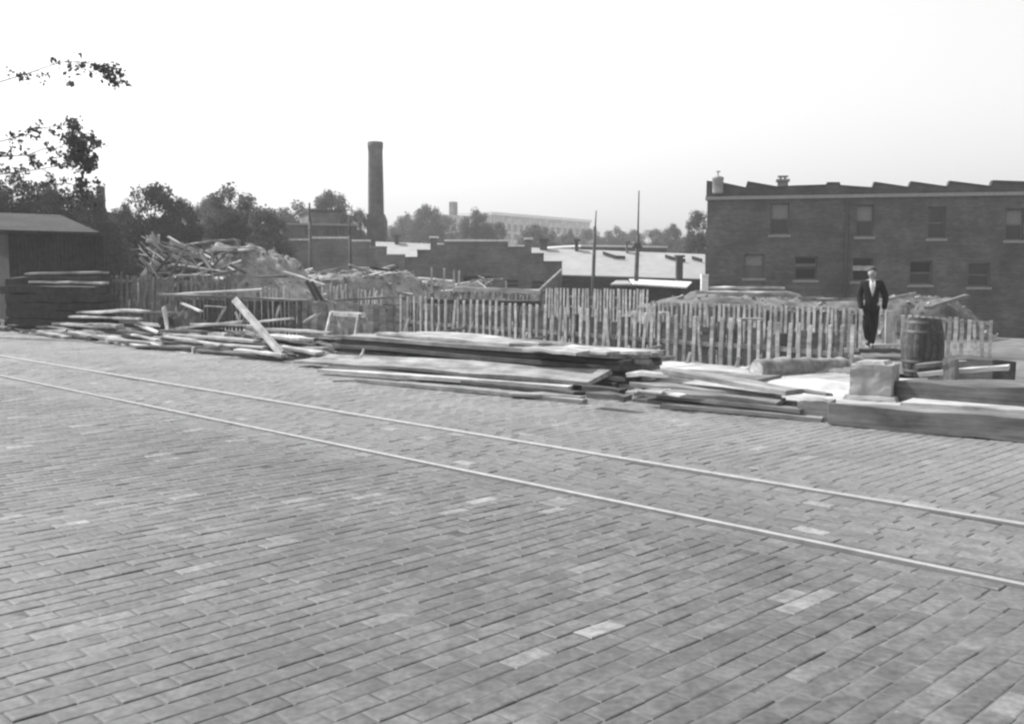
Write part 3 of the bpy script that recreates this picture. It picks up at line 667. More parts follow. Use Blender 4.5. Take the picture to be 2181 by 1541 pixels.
pole(1270, 448, 1263, 610, 54, .105, .045, 482, "bare dark pole standing left of the tallest mast")
pole(1361, 406, 1355, 600, 52, .12, .05, 500, "tallest dark mast with a small bracket before the pale roof", True)
pole(659, 432, 662, 578, 50, .1, .075, 470, "dark pole before the red brick wall, left one")
pole(744, 462, 747, 590, 52, .1, .075, 500, "dark pole before the red brick wall nearest the smokestack")

# ------------------------------------------------------------------ heaps of earth and rubble
def heap(name, lab, u, v, Z, rx, ry, mat, base=None, seed=0, flat_=.0, cat="heap", rot=0, rough=.2, n=64):
    t = P(u, v, Z); zb = zg(t.x, Z) - .15 if base is None else base; h = t.z - zb; m_ = MB(); vs_ = []
    for j in range(n + 1):
        for i_ in range(n + 1):
            x, y = -1 + 2 * i_ / n, -1 + 2 * j / n; r_ = math.hypot(x, y)
            w_ = r_ + .14 * mnoise.noise(Vector((x * 2.1, y * 2.1, seed)))
            hh_ = max(0, 1 - max(0, w_ - flat_) / (1 - flat_)); hh_ = hh_ ** 1.15 if flat_ == 0 else sstep(0, 1, hh_)
            z = h * hh_ + (rough * mnoise.noise(Vector((x * rx * 1.1, y * ry * 1.1, seed + 5))) + rough * .6 * mnoise.noise(Vector((x * rx * 2.6, y * ry * 2.6, seed + 8))) + rough * .45 * mnoise.noise(Vector((x * rx * 6.5, y * ry * 6.5, seed + 11)))) * min(1, hh_ * 3)
            vs_.append((x * rx, y * ry, z - .02))
    m_.add(vs_, [(j * (n + 1) + i_, j * (n + 1) + i_ + 1, (j + 1) * (n + 1) + i_ + 1, (j + 1) * (n + 1) + i_) for j in range(n) for i_ in range(n)], True)
    o = m_.build(name, mat, None, (t.x, Z, zb), rot); tag(o, lab, cat); return o
def chips(lab, spots_, seed, smin=.018, smax=.12, mat='rubble'):
    r = random.Random(seed); m_ = MB()
    for (o, rx, ry, n_) in spots_:
        vs_ = [Vector(v.co) for v in o.data.vertices]; mw = Matrix.Translation(o.location) @ Matrix.Rotation(o.rotation_euler.z, 4, 'Z')
        for _ in range(n_):
            v = r.choice(vs_)
            if v.z < .05: continue
            c = mw @ (v + Vector((r.uniform(-.2, .2), r.uniform(-.2, .2), 0))); s_ = r.uniform(smin, smax) * (r.random() ** 1.6 + .22)
            ax = Vector((r.gauss(0, 1), r.gauss(0, 1), r.gauss(0, 1))).normalized(); rt = Matrix.Rotation(r.random() * 3, 3, ax)
            bb = [c + rt @ Vector((x * s_ * r.uniform(.7, 1.3), y * s_ * r.uniform(.4, .9), z_ * s_ * r.uniform(.3, .7))) for z_ in (-1, 1) for (x, y) in ((-1, -1), (1, -1), (1, 1), (-1, 1))]
            m_.hexa(bb[:4], bb[4:])
    o = m_.build("rubble", M[mat]); tag(o, lab, "rubble", kind="stuff")
h1 = heap("earth_mound", "tall mound of pale earth and rubble beside the heap of boards", 505, 531, 38.5, 4.6, 3.6, M['rubble'], seed=1, flat_=.22, rough=.3)
h2 = heap("rubble_heap", "low pale rubble heap below the dark poles", 705, 582, 42, 4.0, 2.8, M['rubble'], seed=2, flat_=.4, rough=.12)
h3 = heap("rubble_heap", "pale rubble heap sloping right in front of the brown brick gable", 822, 577, 43, 3.0, 2.6, M['rubble'], seed=3, flat_=.3, rough=.12)
h4 = heap("rubble_heap", "low spoil heap before the brown brick gable's dark openings", 960, 602, 44, 3.6, 2.4, M['dirt'], seed=4, flat_=.4)
h5 = heap("rubble_heap", "low earth heap at the foot of the big brick building", 1540, 634, 36, 4.6, 3, M['dirt'], seed=5, flat_=.4, rough=.12)
h6 = heap("rubble_heap", "grassy earth heap behind the barrel at the right", 1960, 634, 32, 2.6, 2.2, M['dirt'], seed=6, flat_=.3)
h7 = heap("earth_heap", "dull earth hump behind the short upright board", 400, 647, 26.0, 1.2, 1.1, M['dirt'], seed=7)
h8 = heap("earth_heap", "low earth bank behind the sawhorse", 735, 672, 27.5, 2.8, 1.8, M['earth'], seed=8, flat_=.4, rough=.1)
h9 = heap("rubble_heap", "long low earth bank between factory and picket fence", 1760, 640, 38, 5.5, 2.6, M['dirt'], seed=9, flat_=.4)
heap("earth_bank", "low earth bank under the pale boards at the big brick building", 1582, 620, 43.6, 4.2, 2.8, M['dirt'], seed=14, flat_=.5, rough=.08)
chips("loose stones and broken brick strewn over the spoil heaps", [(h1, 0, 0, 900), (h2, 0, 0, 700), (h3, 0, 0, 500), (h4, 0, 0, 400), (h5, 0, 0, 260), (h6, 0, 0, 300), (h8, 0, 0, 300), (h9, 0, 0, 400), (h7, 0, 0, 90)], 4, mat='chips')

# ------------------------------------------------------------------ picket fences round the excavation
def picket_mesh(seed):
    r = random.Random(seed); m_ = MB(); w_ = .036; t_ = .011
    lv = []
    for k_, z_ in enumerate((0, .35, .7, 1.0)):
        dx = r.uniform(-.006, .006); dy = r.uniform(-.006, .006); ww = w_ * r.uniform(.9, 1.08)
        lv += [(dx - ww, dy - t_, z_ + (r.uniform(-.012, .012) if k_ == 3 else 0)), (dx + ww, dy - t_, z_ + (r.uniform(-.012, .012) if k_ == 3 else 0)), (dx + ww, dy + t_, z_), (dx - ww, dy + t_, z_)]
    m_.add(lv, [(3, 2, 1, 0), (12, 13, 14, 15)] + [(i_ + 4 * k_, (i_ + 1) % 4 + 4 * k_, (i_ + 1) % 4 + 4 + 4 * k_, i_ + 4 + 4 * k_) for k_ in range(3) for i_ in range(4)])
    me_ = m_.mesh("picket", M['picket'])
    return me_
pk = [picket_mesh(i_) for i_ in range(6)]
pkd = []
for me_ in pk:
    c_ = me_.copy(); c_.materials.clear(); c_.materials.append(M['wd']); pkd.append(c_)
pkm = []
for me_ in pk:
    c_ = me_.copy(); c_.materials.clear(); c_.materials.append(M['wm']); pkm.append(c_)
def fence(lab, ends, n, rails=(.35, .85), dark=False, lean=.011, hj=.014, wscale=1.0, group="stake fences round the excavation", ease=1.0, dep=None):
    A, B = ends                                     # (u, vtop, Z) at both ends
    a_, b_ = P(*A), P(*B); t = thing("picket_fence", lab, "fence", (a_.x, a_.y, zg(a_.x, a_.y)), 0, group)
    d_ = Vector((b_.x - a_.x, b_.y - a_.y, 0)); rz = math.atan2(d_.y, d_.x); L_ = d_.length; d_.normalize(); nn = Vector((-d_.y, d_.x, 0))
    r = random.Random(int(A[0] * 7 + A[1])); me_l = pkm if dark == 'mid' else pkd if dark else pk
    lc = t.location
    for i_ in range(n):
        f_ = (i_ + r.uniform(-.07, .07)) / (n - 1); f_ = max(0, f_) ** ease
        top = a_.lerp(b_, f_); zb = zg(top.x, top.y) - .05
        if dep is not None: zb = min(zb, dep)
        h = top.z + r.gauss(0, hj) - zb
        o = link("picket", r.choice(me_l), t); o.location = (top.x - lc.x, top.y - lc.y, zb - lc.z); o.rotation_euler = (r.gauss(0, lean), r.gauss(lean * .9, lean) + (r.choice((-1, 1)) * r.uniform(.04, .1) if r.random() < .07 else 0), rz + r.gauss(0, .06)); o.scale = (wscale * r.uniform(.85, 1.15), 1, h)
    for f_ in rails:
        m_ = MB(); vv = []
        for s_ in range(9):
            c_ = a_.lerp(b_, s_ / 8); zb = zg(c_.x, c_.y); z_ = zb + (c_.z - zb) * f_ + r.uniform(-.012, .012)
            q_ = Vector((c_.x, c_.y, z_)) - lc + nn * .035
            vv += [q_ - nn * .02 - Vector((0, 0, .04)), q_ - nn * .02 + Vector((0, 0, .04)), q_ + nn * .02 + Vector((0, 0, .04)), q_ + nn * .02 - Vector((0, 0, .04))]
        m_.add(vv, [(3, 2, 1, 0), (32, 33, 34, 35)] + [(i_ + 4 * k_, (i_ + 1) % 4 + 4 * k_, (i_ + 1) % 4 + 4 + 4 * k_, i_ + 4 + 4 * k_) for k_ in range(8) for i_ in range(4)])
        m_.build("fence_rail", M['wm'], t)
    return t
ZA = lambda u, p: p / ((u - CX) / FPX * TN.x + TN.y)
fence("near picket fence of pale stakes close behind the lumber stack", ((852, 628, ZA(852, 15.3)), (1815, 696, ZA(1815, 15.3))), 58, (.5,), wscale=.95, ease=.93)
fence("dark row of broad stakes close behind the near pale pickets", ((868, 652, ZA(868, 16.3)), (1790, 712, ZA(1790, 16.3))), 62, (.5,), dark=True, wscale=2.2, hj=.06, ease=.95)  # broad dark stakes also paint in the shade of the pit
fence("pale picket fence standing highest in the middle of the lot before the shed", ((1162, 613, 37.5), (1378, 617, 33.5)), 33, (.55, .8), hj=.012, wscale=1.1, ease=.97)
fence("long picket fence with a pale top rail crossing behind the man", ((1384, 643, ZA(1384, 22.6)), (1835, 656, ZA(1835, 22.6))), 42, (.45, .96), wscale=1.0)
fence("added dark row of stakes shading the gaps behind the long fence with the pale top rail", ((1392, 650, ZA(1392, 23.6)), (1828, 664, ZA(1828, 23.6))), 44, (.5,), dark=True, wscale=2.1, hj=.05)  # row added so the gaps in the long fence look shaded
fence("short picket fence behind the barrel at the right edge", ((1884, 668, 23.6), (2110, 684, 22.2)), 17, (.5, .94), wscale=1.1)
fence("far row of small uneven stakes below the rubble heaps", ((676, 603, 36), (815, 622, 33.5)), 26, (.6,), lean=.09, hj=.06, wscale=.9)
fence("far row of small uneven stakes left of the pale middle fence", ((895, 619, 33), (1148, 627, 32)), 46, (.7,), lean=.1, hj=.05, wscale=.9)
fence("far row of thin grey stakes under the heap of broken boards", ((228, 586, 34), (498, 592, 34)), 54, (.9,), dark='mid', lean=.04, hj=.05, wscale=1.1)
fence("short run of pale stakes left of the two leaning posts", ((556, 613, 30), (622, 613, 29.4)), 9, (.6,), hj=.03, wscale=1.1)
fence("low fence of broad grey boards behind the sawhorse", ((648, 641, 25.2), (850, 653, 24.6)), 21, (.5, .95), dark='mid', wscale=2.3, hj=.03)
fence("shadowed stake fence under the two long level planks", ((378, 636, 27.5), (652, 642, 25.2)), 36, (.4,), dark=True, wscale=1.25)  # dark wood carries the shade under the planks

# ------------------------------------------------------------------ lumber
def plank(a, b, w_, t_, mat, lab, grp=None, roll=0, name="plank", cat="plank", seed=None, across=None, warp=.012):
    r = random.Random(seed if seed is not None else rs.random()); L_ = (b - a).length
    m_ = MB(); vv = []; ns = 5
    for k_ in range(ns + 1):
        x = L_ * k_ / ns; bow = warp * math.sin(math.pi * k_ / ns) * r.uniform(.4, 1); e_ = 0; sk = r.uniform(-.12, .12) if k_ in (0, ns) else 0
        ww = w_ / 2 * r.uniform(.96, 1.03); c = min(.006, t_ * .2)
        dx = lambda: r.uniform(-.012, .012) if k_ in (0, ns) else 0
        tw = r.uniform(-.012, .012) * ww / .1
        vv += [(x + dx() - sk * ww, -ww, -t_ / 2 + bow - tw), (x + dx() + sk * ww, ww, -t_ / 2 + bow + tw), (x + dx() + sk * ww, ww, t_ / 2 - c + bow + tw), (x + dx() + sk * ww, ww - c, t_ / 2 + bow + tw), (x + dx() - sk * ww, -ww + c, t_ / 2 + bow - tw), (x + dx() - sk * ww, -ww, t_ / 2 - c + bow - tw)]
    m_.add(vv, [tuple(range(5, -1, -1)), tuple(range(ns * 6, ns * 6 + 6))] + [(i_ + 6 * k_, (i_ + 1) % 6 + 6 * k_, (i_ + 1) % 6 + 6 + 6 * k_, i_ + 6 + 6 * k_) for k_ in range(ns) for i_ in range(6)])
    o = m_.build(name, M[mat])
    X = (b - a).normalized(); Y = (Vector((0, 0, 1)).cross(X) if abs(X.z) < .95 else Vector((0, 1, 0))).normalized()
    if across is not None: Y = (across - X * across.dot(X)).normalized()
    Zv = X.cross(Y)
    rot = Matrix((X, Y, Zv)).transposed() @ Matrix.Rotation(roll, 3, 'X')
    o.matrix_world = Matrix.Translation(a) @ rot.to_4x4()
    if lab: tag(o, lab, cat, grp)
    return o
A_ = lambda u, p: (lambda x: (lambda Z: x * Z * TD.x + Z * TD.y)(p / (x * TN.x + TN.y)))((u - CX) / FPX)
# main stack
GS = "planks laid up in the main stack"
a0, a1 = A_(716, 10.95), A_(1330, 10.95)
T_ = .078
lay_z = [.125 + T_ * k_ for k_ in range(5)]
for li, z in enumerate(lay_z):
    np_ = 4
    for c in range(np_):
        p_ = 11.1 + c * .315 + rs.uniform(-.012, .012) - .01 * li
        if c == 0: p_ += (-.03, .02, -.015, .03, 0)[li]
        e0 = a0 + rs.uniform(-.05, .06); e1 = a1 + rs.uniform(-.3, .15)
        if li == 1: e1 -= .25
        plank(W(e0, p_, z), W(e1, p_ + rs.uniform(-.03, .03), z + .012), .30, .068, 'wd' if c == 0 and li < 4 else 'wm', "long weathered plank in the main stack, %s layer, %s row" % (("bottom", "second lowest", "middle", "second highest", "top")[li], ("street-side", "second", "third", "fence-side")[c]), GS, seed=li * 10 + c, warp=.006)  # street-side row below the top is dark wood: shaded front painted in
for k_ in range(4):                                  # cross bearers under the stack
    a_ = a0 + .6 + k_ * (a1 - a0 - 1.2) / 3
    plank(W(a_, 10.95, .045 + .02), W(a_, 12.3, .045 + .04), .1, .085, 'wd', "dark cross bearer under the main lumber stack, %s from the left" % ("first", "second", "third", "last")[k_], "bearers under the main stack")
for k_ in range(3):
    pL, pR = 11.55 + k_ * .33, 11.02 + k_ * .34
    plank(W(A_(812, 11.5) + rs.uniform(-.1, .1) + k_ * .15, pL, .507), W(A_(1095, 11.04) + k_ * .33 + rs.uniform(-.05, .05), pR + .08, .507), .31, .055, 'wl', ["pale top plank nearest the street on the main stack", "pale top plank in the middle of three on the main stack", "pale top plank nearest the fence on the main stack"][k_], "pale planks on top of the main stack", warp=.004)
for k_ in range(3):
    plank(W(A_(1118, 10.75) + .1 * k_, 10.85 + k_ * .31, .498), W(A_(1232, 10.6) + k_ * .3, 10.7 + k_ * .31, .50), .29, .045, 'wl', ["short pale top board at the right end of the stack, front one", "short pale top board at the right end of the stack, middle one", "short pale top board at the right end of the stack, rear one"][k_], "short pale boards on the stack's right end", warp=.004)
# tilted wide board in front and boards at its foot
pt = lambda u, v, p: Q(u, v, p)
cA = (Q(660, 756, 10.75) + Q(676, 770, 10.35)) / 2; cB = (Q(1292, 792, 10.8) + Q(1264, 817, 10.35)) / 2
plank(cA, cB, .47, .06, 'wg', "very wide grey board tilted against the front of the main stack", None, across=(Q(1292, 792, 10.8) - Q(1264, 817, 10.35)), seed=91, warp=.01)
plank(G(640, 768, .09), W(A_(1010, 10.5), 10.55, .075), .34, .05, 'wg', "grey board lying half under the wide tilted board at its left end", seed=92)
plank(G(684, 789, .06), G(1215, 826, .05), .16, .06, 'wl', "pale narrow plank at the foot of the wide tilted board", seed=93)
plank(G(1090, 838, .05), G(1240, 847, .05), .2, .04, 'wm', "short grey board under the right end of the tilted board", seed=94)
plank(G(760, 809, .03), G(1246, 854, .035), .09, .05, 'wm', "thin plank lying outermost on the street before the main stack", seed=95)
plank(G(708, 811, .012), G(850, 811, .012), .02, .018, 'wd', "thin dark stick lying on the street before the stack", None, name="stick", cat="stick", seed=96)
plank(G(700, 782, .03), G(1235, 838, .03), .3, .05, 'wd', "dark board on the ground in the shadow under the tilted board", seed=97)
for k_ in range(3):                                  # broken butts at the right end, darkened to paint in the shadow
    u_ = 1296 + k_ * 11; v_ = 806 + (k_ % 3) * 14
    plank(G(u_ - 60, v_ + 6, .06 + .05 * (k_ % 3)), G(u_ + 20, v_ + 14, .06 + .05 * (k_ % 3)), .18, .07, 'wd', "dark broken timber butt at the right end of the main stack, %s from the left" % ("first", "second", "third", "fourth", "fifth")[k_], "butts at the stack's right end", seed=200 + k_)
# right run of timbers
for k_ in range(3):
    z_ = .035 + .058 * k_; j_ = (0, .05, -.03)[k_]
    plank(W(A_(1345, 10.6) + (.0, .25, .1)[k_], 10.62 + j_, z_), W(A_(1712, 10.6) - (.1, 0, .35)[k_], 10.6 - j_, z_ + .01), .3, .052, 'wm', "old plank in the right run of timbers, farther row, %s layer" % ("bottom", "middle", "top")[k_], "layered planks in the right run", seed=900 + k_)
    plank(W(A_(1362, 10.1) + (.0, .35, .15)[k_], 10.12 + j_, z_ - .004), W(A_(1752, 10.2) - (0, .15, .5)[k_], 10.2 - j_, z_), .27, .05, 'wm' if k_ else 'wd', "old plank in the right run of timbers, street-side row, %s layer" % ("bottom", "middle", "top")[k_], "layered planks in the right run", seed=910 + k_)
plank(G(1410, 864, .03), G(1752, 893, .03), .1, .05, 'wm', "thin plank along the street side of the right timbers", seed=103)
plank(Q(1428, 789, 10.85), Q(1692, 835, 10.35), .3, .06, 'wm', "wide plank slanting across the right timbers with a dark cut end", seed=104, warp=.004)
plank(Q(1640, 824, 10.7), Q(1766, 840, 10.45), .1, .03, 'wm', "thin lath with its tip beyond the slanting plank", None, name="lath", cat="lath", seed=105)
plank(Q(1350, 795, 11.1), Q(1428, 800, 11.0), .3, .06, 'wl', "short pale board lying beside the dark right end of the stack", seed=106)
plank(Q(1412, 797, 10.8), Q(1482, 804, 10.8), .22, .05, 'wl', "short bright board end beside the slanting plank", seed=107)
plank(G(1342, 838, .1), G(1364, 836, .1), .16, .05, 'wl', "small pale offcut at the end of the stack's shadow", seed=108)
plank(G(1365, 832, .19), G(1455, 842, .2), .12, .02, 'wl', "broken pale lath on the right timbers", None, name="lath", cat="lath", seed=109)
plank(G(1405, 838, .2), G(1425, 828, .26), .06, .02, 'wl', "tiny pale splinter sticking up on the right timbers", None, name="lath", cat="lath", seed=110)
plank(Q(1340, 788, 13.2), Q(1640, 806, 12.6), .5, .05, 'wm', "broad weathered board lying flat on the pavement behind the right timbers", seed=111)
plank(G(1705, 868, .11), G(1772, 872, .11), .3, .2, 'wm', "short block of timber butted between the long timbers", None, name="timber_block", cat="timber", seed=112)
plank(G(1775, 880, .115) + Vector((0, 0, 0)), W(A_(2330, 10.3), 10.42, .115), .27, .23, 'wm', "heavy squared beam running out to the right along the street", None, name="beam", cat="beam", seed=113)
# left jumble
GJ = "planks in the jumble at the left kerb"
rj = random.Random(21)
for k_ in range(112):
    a_ = rj.uniform(A_(-60, 10.5), A_(640, 10.5)); p_ = rj.uniform(9.9, 12.7); L_ = rj.choice((1.4, 2.0, 2.6, 3.2, 3.8)); z = .03 + rj.random() * .56 * max(.1, 1 - abs(p_ - 11.5) / 1.6) * (1.2 if a_ < A_(360, 10.5) else .75)
    th = rj.gauss(0, .16); dv = TD * math.cos(th) + TN * math.sin(th) + Vector((0, 0, rj.gauss(0, .035)))
    c = W(a_, p_, z); w_ = rj.choice((.12, .16, .2, .25))
    A2, B2 = c - dv * L_ / 2, c + dv * L_ / 2
    if AP(B2)[0] > a0 - .55: B2 = B2 - TD * (AP(B2)[0] - a0 + .55)
    if a_ < A_(350, 10.5) and p_ > 10.7 and z > .2: z *= .45; A2.z *= .45; B2.z *= .45
    A2.z = max(A2.z, .03); B2.z = max(B2.z, .03)
    if (B2 - A2).length < .5: continue
    plank(A2, B2, w_, rj.choice((.03, .045, .06)), rj.choice(('wd', 'wd', 'wd', 'wm', 'wm', 'wm', 'wl')), "loose plank in the jumbled pile at the left kerb", GJ, roll=rj.gauss(0, .14), seed=300 + k_, warp=.035)
pale = [
    ((140, 662, 11.9), (342, 664, 11.4), 1.0, .05, "pale door-like panel lying on top of the left jumble over a dark gap"),
    ((60, 683, 11.0), (292, 702, 10.9), .3, .06, "long pale plank running in from the left edge of the jumble"),
    ((90, 703, 10.6), (268, 717, 10.5), .22, .05, "second pale plank at the left edge, under the first"),
    ((362, 702, 11.2), (522, 684, 11.0), .12, .05, "pale plank rising right from the short upright board"),
    ((388, 646, 11.6), (428, 663, 11.3), .1, .04, "short pale slat sloping down behind the left jumble"),
    ((292, 690, 11.0), (340, 710, 10.8), .14, .04, "short sloping board left of the upright board"),
    ((358, 712, 10.6), (548, 727, 10.5), .2, .05, "long bright plank below the upright board"),
    ((285, 712, 10.4), (338, 725, 10.3), .16, .04, "short bright board near the street at the left"),
    ((345, 748, 9.9), (402, 752, 9.9), .12, .04, "low bright board end lowest in the left jumble"),
    ((552, 685, 11.4), (622, 678, 11.4), .1, .04, "pale slat right of the diagonal plank"),
    ((569, 701, 11.3), (706, 709, 11.2), .16, .05, "long bright plank leading to the sawhorse"),
    ((560, 713, 10.9), (652, 723, 10.8), .32, .05, "bright flat board behind the foot of the diagonal plank"),
    ((604, 738, 10.7), (682, 752, 10.6), .2, .05, "short light plank between the jumble and the main stack"),
    ((410, 690, 11.2), (548, 694, 11.2), .14, .04, "bright slat crossing behind the diagonal plank"),
    ((440, 733, 10.3), (566, 740, 10.3), .14, .04, "grey slat low in the middle of the left jumble"),
    ((650, 686, 12.6), (679, 668, 12.6), .12, .04, "pale board propped up left of the sawhorse"),
]
pale += [((150, 674, 10.95), (300, 679, 10.9), .12, .05, "grey board edge under the door-like panel"), ((398, 716, 11.0), (428, 717, 11.0), .2, .12, "small pale block right of the upright board"), ((452, 713, 11.1), (488, 714, 11.0), .22, .1, "pale offcut in the middle of the jumble"),
         ((514, 708, 11.2), (560, 711, 11.1), .3, .06, "broad pale offcut behind the diagonal plank"), ((470, 722, 10.6), (512, 724, 10.6), .16, .08, "small pale block before the diagonal plank"), ((352, 716, 10.2), (470, 735, 10.1), .1, .04, "thin slat slanting low across the jumble"), ((180, 728, 10.0), (300, 736, 9.9), .14, .05, "grey plank lowest at the left end of the jumble"), ((504, 745, 10.0), (606, 757, 9.95), .14, .05, "grey plank lowest at the right end of the jumble")]
for k_, (A2, B2, w_, t_, lab) in enumerate(pale): plank(Q(*A2), Q(*B2), w_, t_, 'wl', lab, seed=400 + k_)
plank(Q(357, 706, 11.0), Q(349, 653, 11.05), .17, .04, 'wl', "short pale board standing upright in the left jumble", across=TD, seed=450)
plank(Q(600, 754, 10.15), Q(500, 638, 11.0), .15, .05, 'wg', "long pale plank leaning diagonally at the middle of the lumber", across=TD, seed=451, warp=.004)
plank(Q(411, 757, 9.85), Q(411, 739, 9.85), .07, .05, 'wl', "stub of wood standing at the edge of the left jumble", None, name="stub", cat="stub", across=TD, seed=452)
q = MB(); c = Q(197, 722, 10.3); q.hexa([(-.11, -.13, -.11), (.13, -.13, -.11), (.12, .14, -.11), (-.12, .14, -.11)], [(-.12, -.13, .1), (.12, -.12, .1), (.12, .13, .11), (-.12, .13, .1)])
tag(q.build("timber_block", M['white'], None, c, .5), "square white-painted timber block end at the far left of the jumble", "timber")
plank(P(352, 628, 26.8), P(556, 617, 26.4), .22, .05, 'wl', "long pale plank lying level on the shadowed stake fence, upper one", seed=460)
plank(P(340, 627, 26.3), P(658, 641, 25.4), .26, .06, 'wm', "long grey plank lying level on the shadowed stake fence, lower one", seed=461)
for k_, (A2, B2) in enumerate((((652, 597), (676, 640)), ((664, 600), (688, 642)))):
    plank(P(*B2, 30) , P(*A2, 30), .11, .05, 'wd', ["left one of two leaning dark posts beyond the pit", "right one of two leaning dark posts beyond the pit"][k_], "leaning dark posts beyond the pit", name="leaning_post", cat="post", across=Vector((1, 0, 0)))
for k_, (A2, B2) in enumerate((((437, 652), (482, 655)), ((480, 656), (460, 690)), ((502, 665), (512, 690)), ((596, 650), (588, 676)))):
    plank(P(*A2, 24.6), P(*B2, 24.4), .06, .03, 'wm', ["thin lath across the shadowed fence", "thin slanting lath before the shadowed fence", "short slanting lath behind the diagonal plank", "small slanting lath right of the diagonal plank"][k_], "laths before the shadowed fence", name="lath", cat="lath", across=Vector((1, 0, 0)) if k_ else None)
# dark lumber by the shed
for k_, (A2, B2, mt, lab) in enumerate((((60, 583, 30), (224, 580, 29), 'wm', "grey plank lying on the dark lumber before the shed, upper"), ((70, 601, 29.4), (224, 603, 28.4), 'wl', "pale plank lying on the dark lumber before the shed, lower"))):
    plank(P(*A2), P(*B2), .3, .06, mt, lab, seed=470 + k_)
for k_ in range(14):
    z = .0 + (k_ // 2) * .235; e = rs.uniform(-.2, .2)
    A2 = P(30, 600, 29.8 - (k_ % 2) * .7); B2 = P(226, 600, 29.0 - (k_ % 2) * .7); A2.z = z; B2.z = z
    if z > 1.35 and k_ % 2: continue
    plank(A2 + Vector((e, 0, 0)), B2 + Vector((e, 0, 0)), .6, .22, 'tar', "dark tarred timber stacked before the shed, layer %s up, %s row" % (("one", "two", "three", "four", "five", "six", "seven")[k_ // 2], ("rear", "front")[k_ % 2]), "dark timbers by the shed", name="timber", cat="timber", seed=480 + k_)
# heap of broken boards on the mound
GB = "boards in the broken heap"
rb = random.Random(31)
q0 = P(352, 540, 37.0)
hb = heap("board_heap_core", "dark earth core under the heap of broken boards", 372, 545, 37.6, 2.3, 1.8, M['earth'], seed=12, flat_=.3, cat="mound")
for k_ in range(86):
    u_ = rb.uniform(300, 470); vt = 512 + abs(u_ - 345) * .32; v_ = rb.uniform(vt, 592); Z = 37.4 - (v_ - 505) / 85 * 2.6 + rb.uniform(-.4, .4)
    if u_ < 340: th = rb.gauss(-.9, .5)
    else: th = rb.gauss(-.28, .28) if v_ < 560 else rb.gauss(-.2, .7)
    L_ = rb.uniform(.6, 2.2) if u_ > 340 else rb.uniform(.4, 1.2)
    dv = Vector((math.cos(th), rb.gauss(0, .35), math.sin(th))).normalized(); c = P(u_, v_, Z)
    A2, B2 = c - dv * L_ / 2, c + dv * L_ / 2
    plank(A2, B2, rb.choice((.08, .1, .14)), .03, rb.choice(('wl', 'wl', 'wm', 'wm', 'wd')), "broken board in the jumbled heap on the earth mound", GB, roll=rb.uniform(-.6, .6), seed=500 + k_)
for k_, (A2, B2) in enumerate((((332, 522), (322, 500)), ((326, 516), (312, 512)), ((337, 518), (338, 500)), ((362, 514), (424, 536)), ((362, 530), (426, 546)), ((366, 544), (412, 566)), ((466, 542), (488, 596)), ((298, 548), (340, 590)), ((448, 570), (482, 560)))):
    plank(P(*A2, 35.6), P(*B2, 35.4), .13, .04, 'wl', ["bright board end sticking highest from the broken heap", "short bright board poking left from the heap's top", "second bright board end at the heap's peak", "long pale board along the top slope of the heap", "long pale board below the heap's top slope", "lower pale board sloping right in the heap", "pale board standing steeply at the heap's right end", "pale board sloping down at the heap's left end", "short pale board rising right at the heap's foot"][k_], "pale boards on the broken heap", across=Vector((.4, 0, 1)), seed=600 + k_)
for k_, (A2, B2, w_) in enumerate((((436, 536, 37), (548, 532, 36.4), .5), ((444, 531, 37.6), (540, 526, 37.2), .4), ((420, 518, 38.2), (500, 510, 38.2), .4))):
    plank(P(*A2), P(*B2), w_, .07, 'wl' if k_ < 2 else 'wm', ["wide pale board lying flat on the mound top, front", "wide pale board lying flat on the mound top, behind the first", "grey boards lying highest behind the mound top"][k_], seed=620 + k_)
c_ = P(470, 511, 38.6); q = MB(); q.box(-.6, .65, -.4, .4, -.5, .02); q.build("crate_body", M['wm'], None)
bpy.data.objects["crate_body"].name = "crate"; o = bpy.data.objects["crate"]; o.location = c_; tag(o, "low grey wooden box on top of the mound behind the flat boards", "box")
plank(P(605, 578, 35.2), P(690, 607, 33.6), .14, .05, 'wl', "pale plank sloping down the mound's right side", seed=630)
plank(P(545, 590, 35.4), P(612, 589, 35.2), .3, .05, 'wd', "dark board lying low on the mound's front", seed=631)
# debris before the brown gable
for k_, (u0, v0, u1, v1, lab) in enumerate(((919, 596, 919, 569, "thin white stake leftmost before the brown gable"), (945, 602, 946, 572, "thin white stake second from left before the brown gable"), (966, 624, 967, 574, "pale post before the brown gable, left of a close pair"), (977, 606, 978, 576, "pale post before the brown gable, right of a close pair"), (1078, 613, 1078, 598, "short thin stake before the right part of the brown gable"))):
    b_ = P(u0, v0, 40); b_.z = min(b_.z, P(u0, 625, 40).z); plank(b_, P(u1, v1, 40), .07, .05, 'wl', lab, "thin stakes before the brown gable", name="stake", cat="stake", across=Vector((1, 0, 0)))
plank(P(970, 615, 38), P(1150, 622, 36.4), .22, .16, 'wl', "long pale beam lying below the brown gable", None, name="beam", cat="beam", seed=640)
plank(P(890, 592, 41), P(965, 599, 40), .3, .06, 'wl', "pale boards edge left of the long pale beam", seed=641)
plank(P(1016, 598, 39), P(1036, 613, 38.5), .06, .04, 'wl', "pale slat crossing downwards over the long beam", None, name="lath", cat="lath", across=Vector((0, 1, 0)))
plank(P(1024, 612, 38.8), P(1050, 596, 38.8), .06, .04, 'wl', "pale slat crossing upwards over the long beam", None, name="lath", cat="lath", across=Vector((0, 1, 0)))
q = MB(); A2, B2 = P(1138, 628, 40), P(1236, 548, 48); mid_ = P(1196, 574, 44)
q.tube([A2, mid_], [.05, .045], 8); o = q.build("leaning_pole", M['wl']); tag(o, "long thin pale pole leaning up before the brown gable's right corner", "pole")
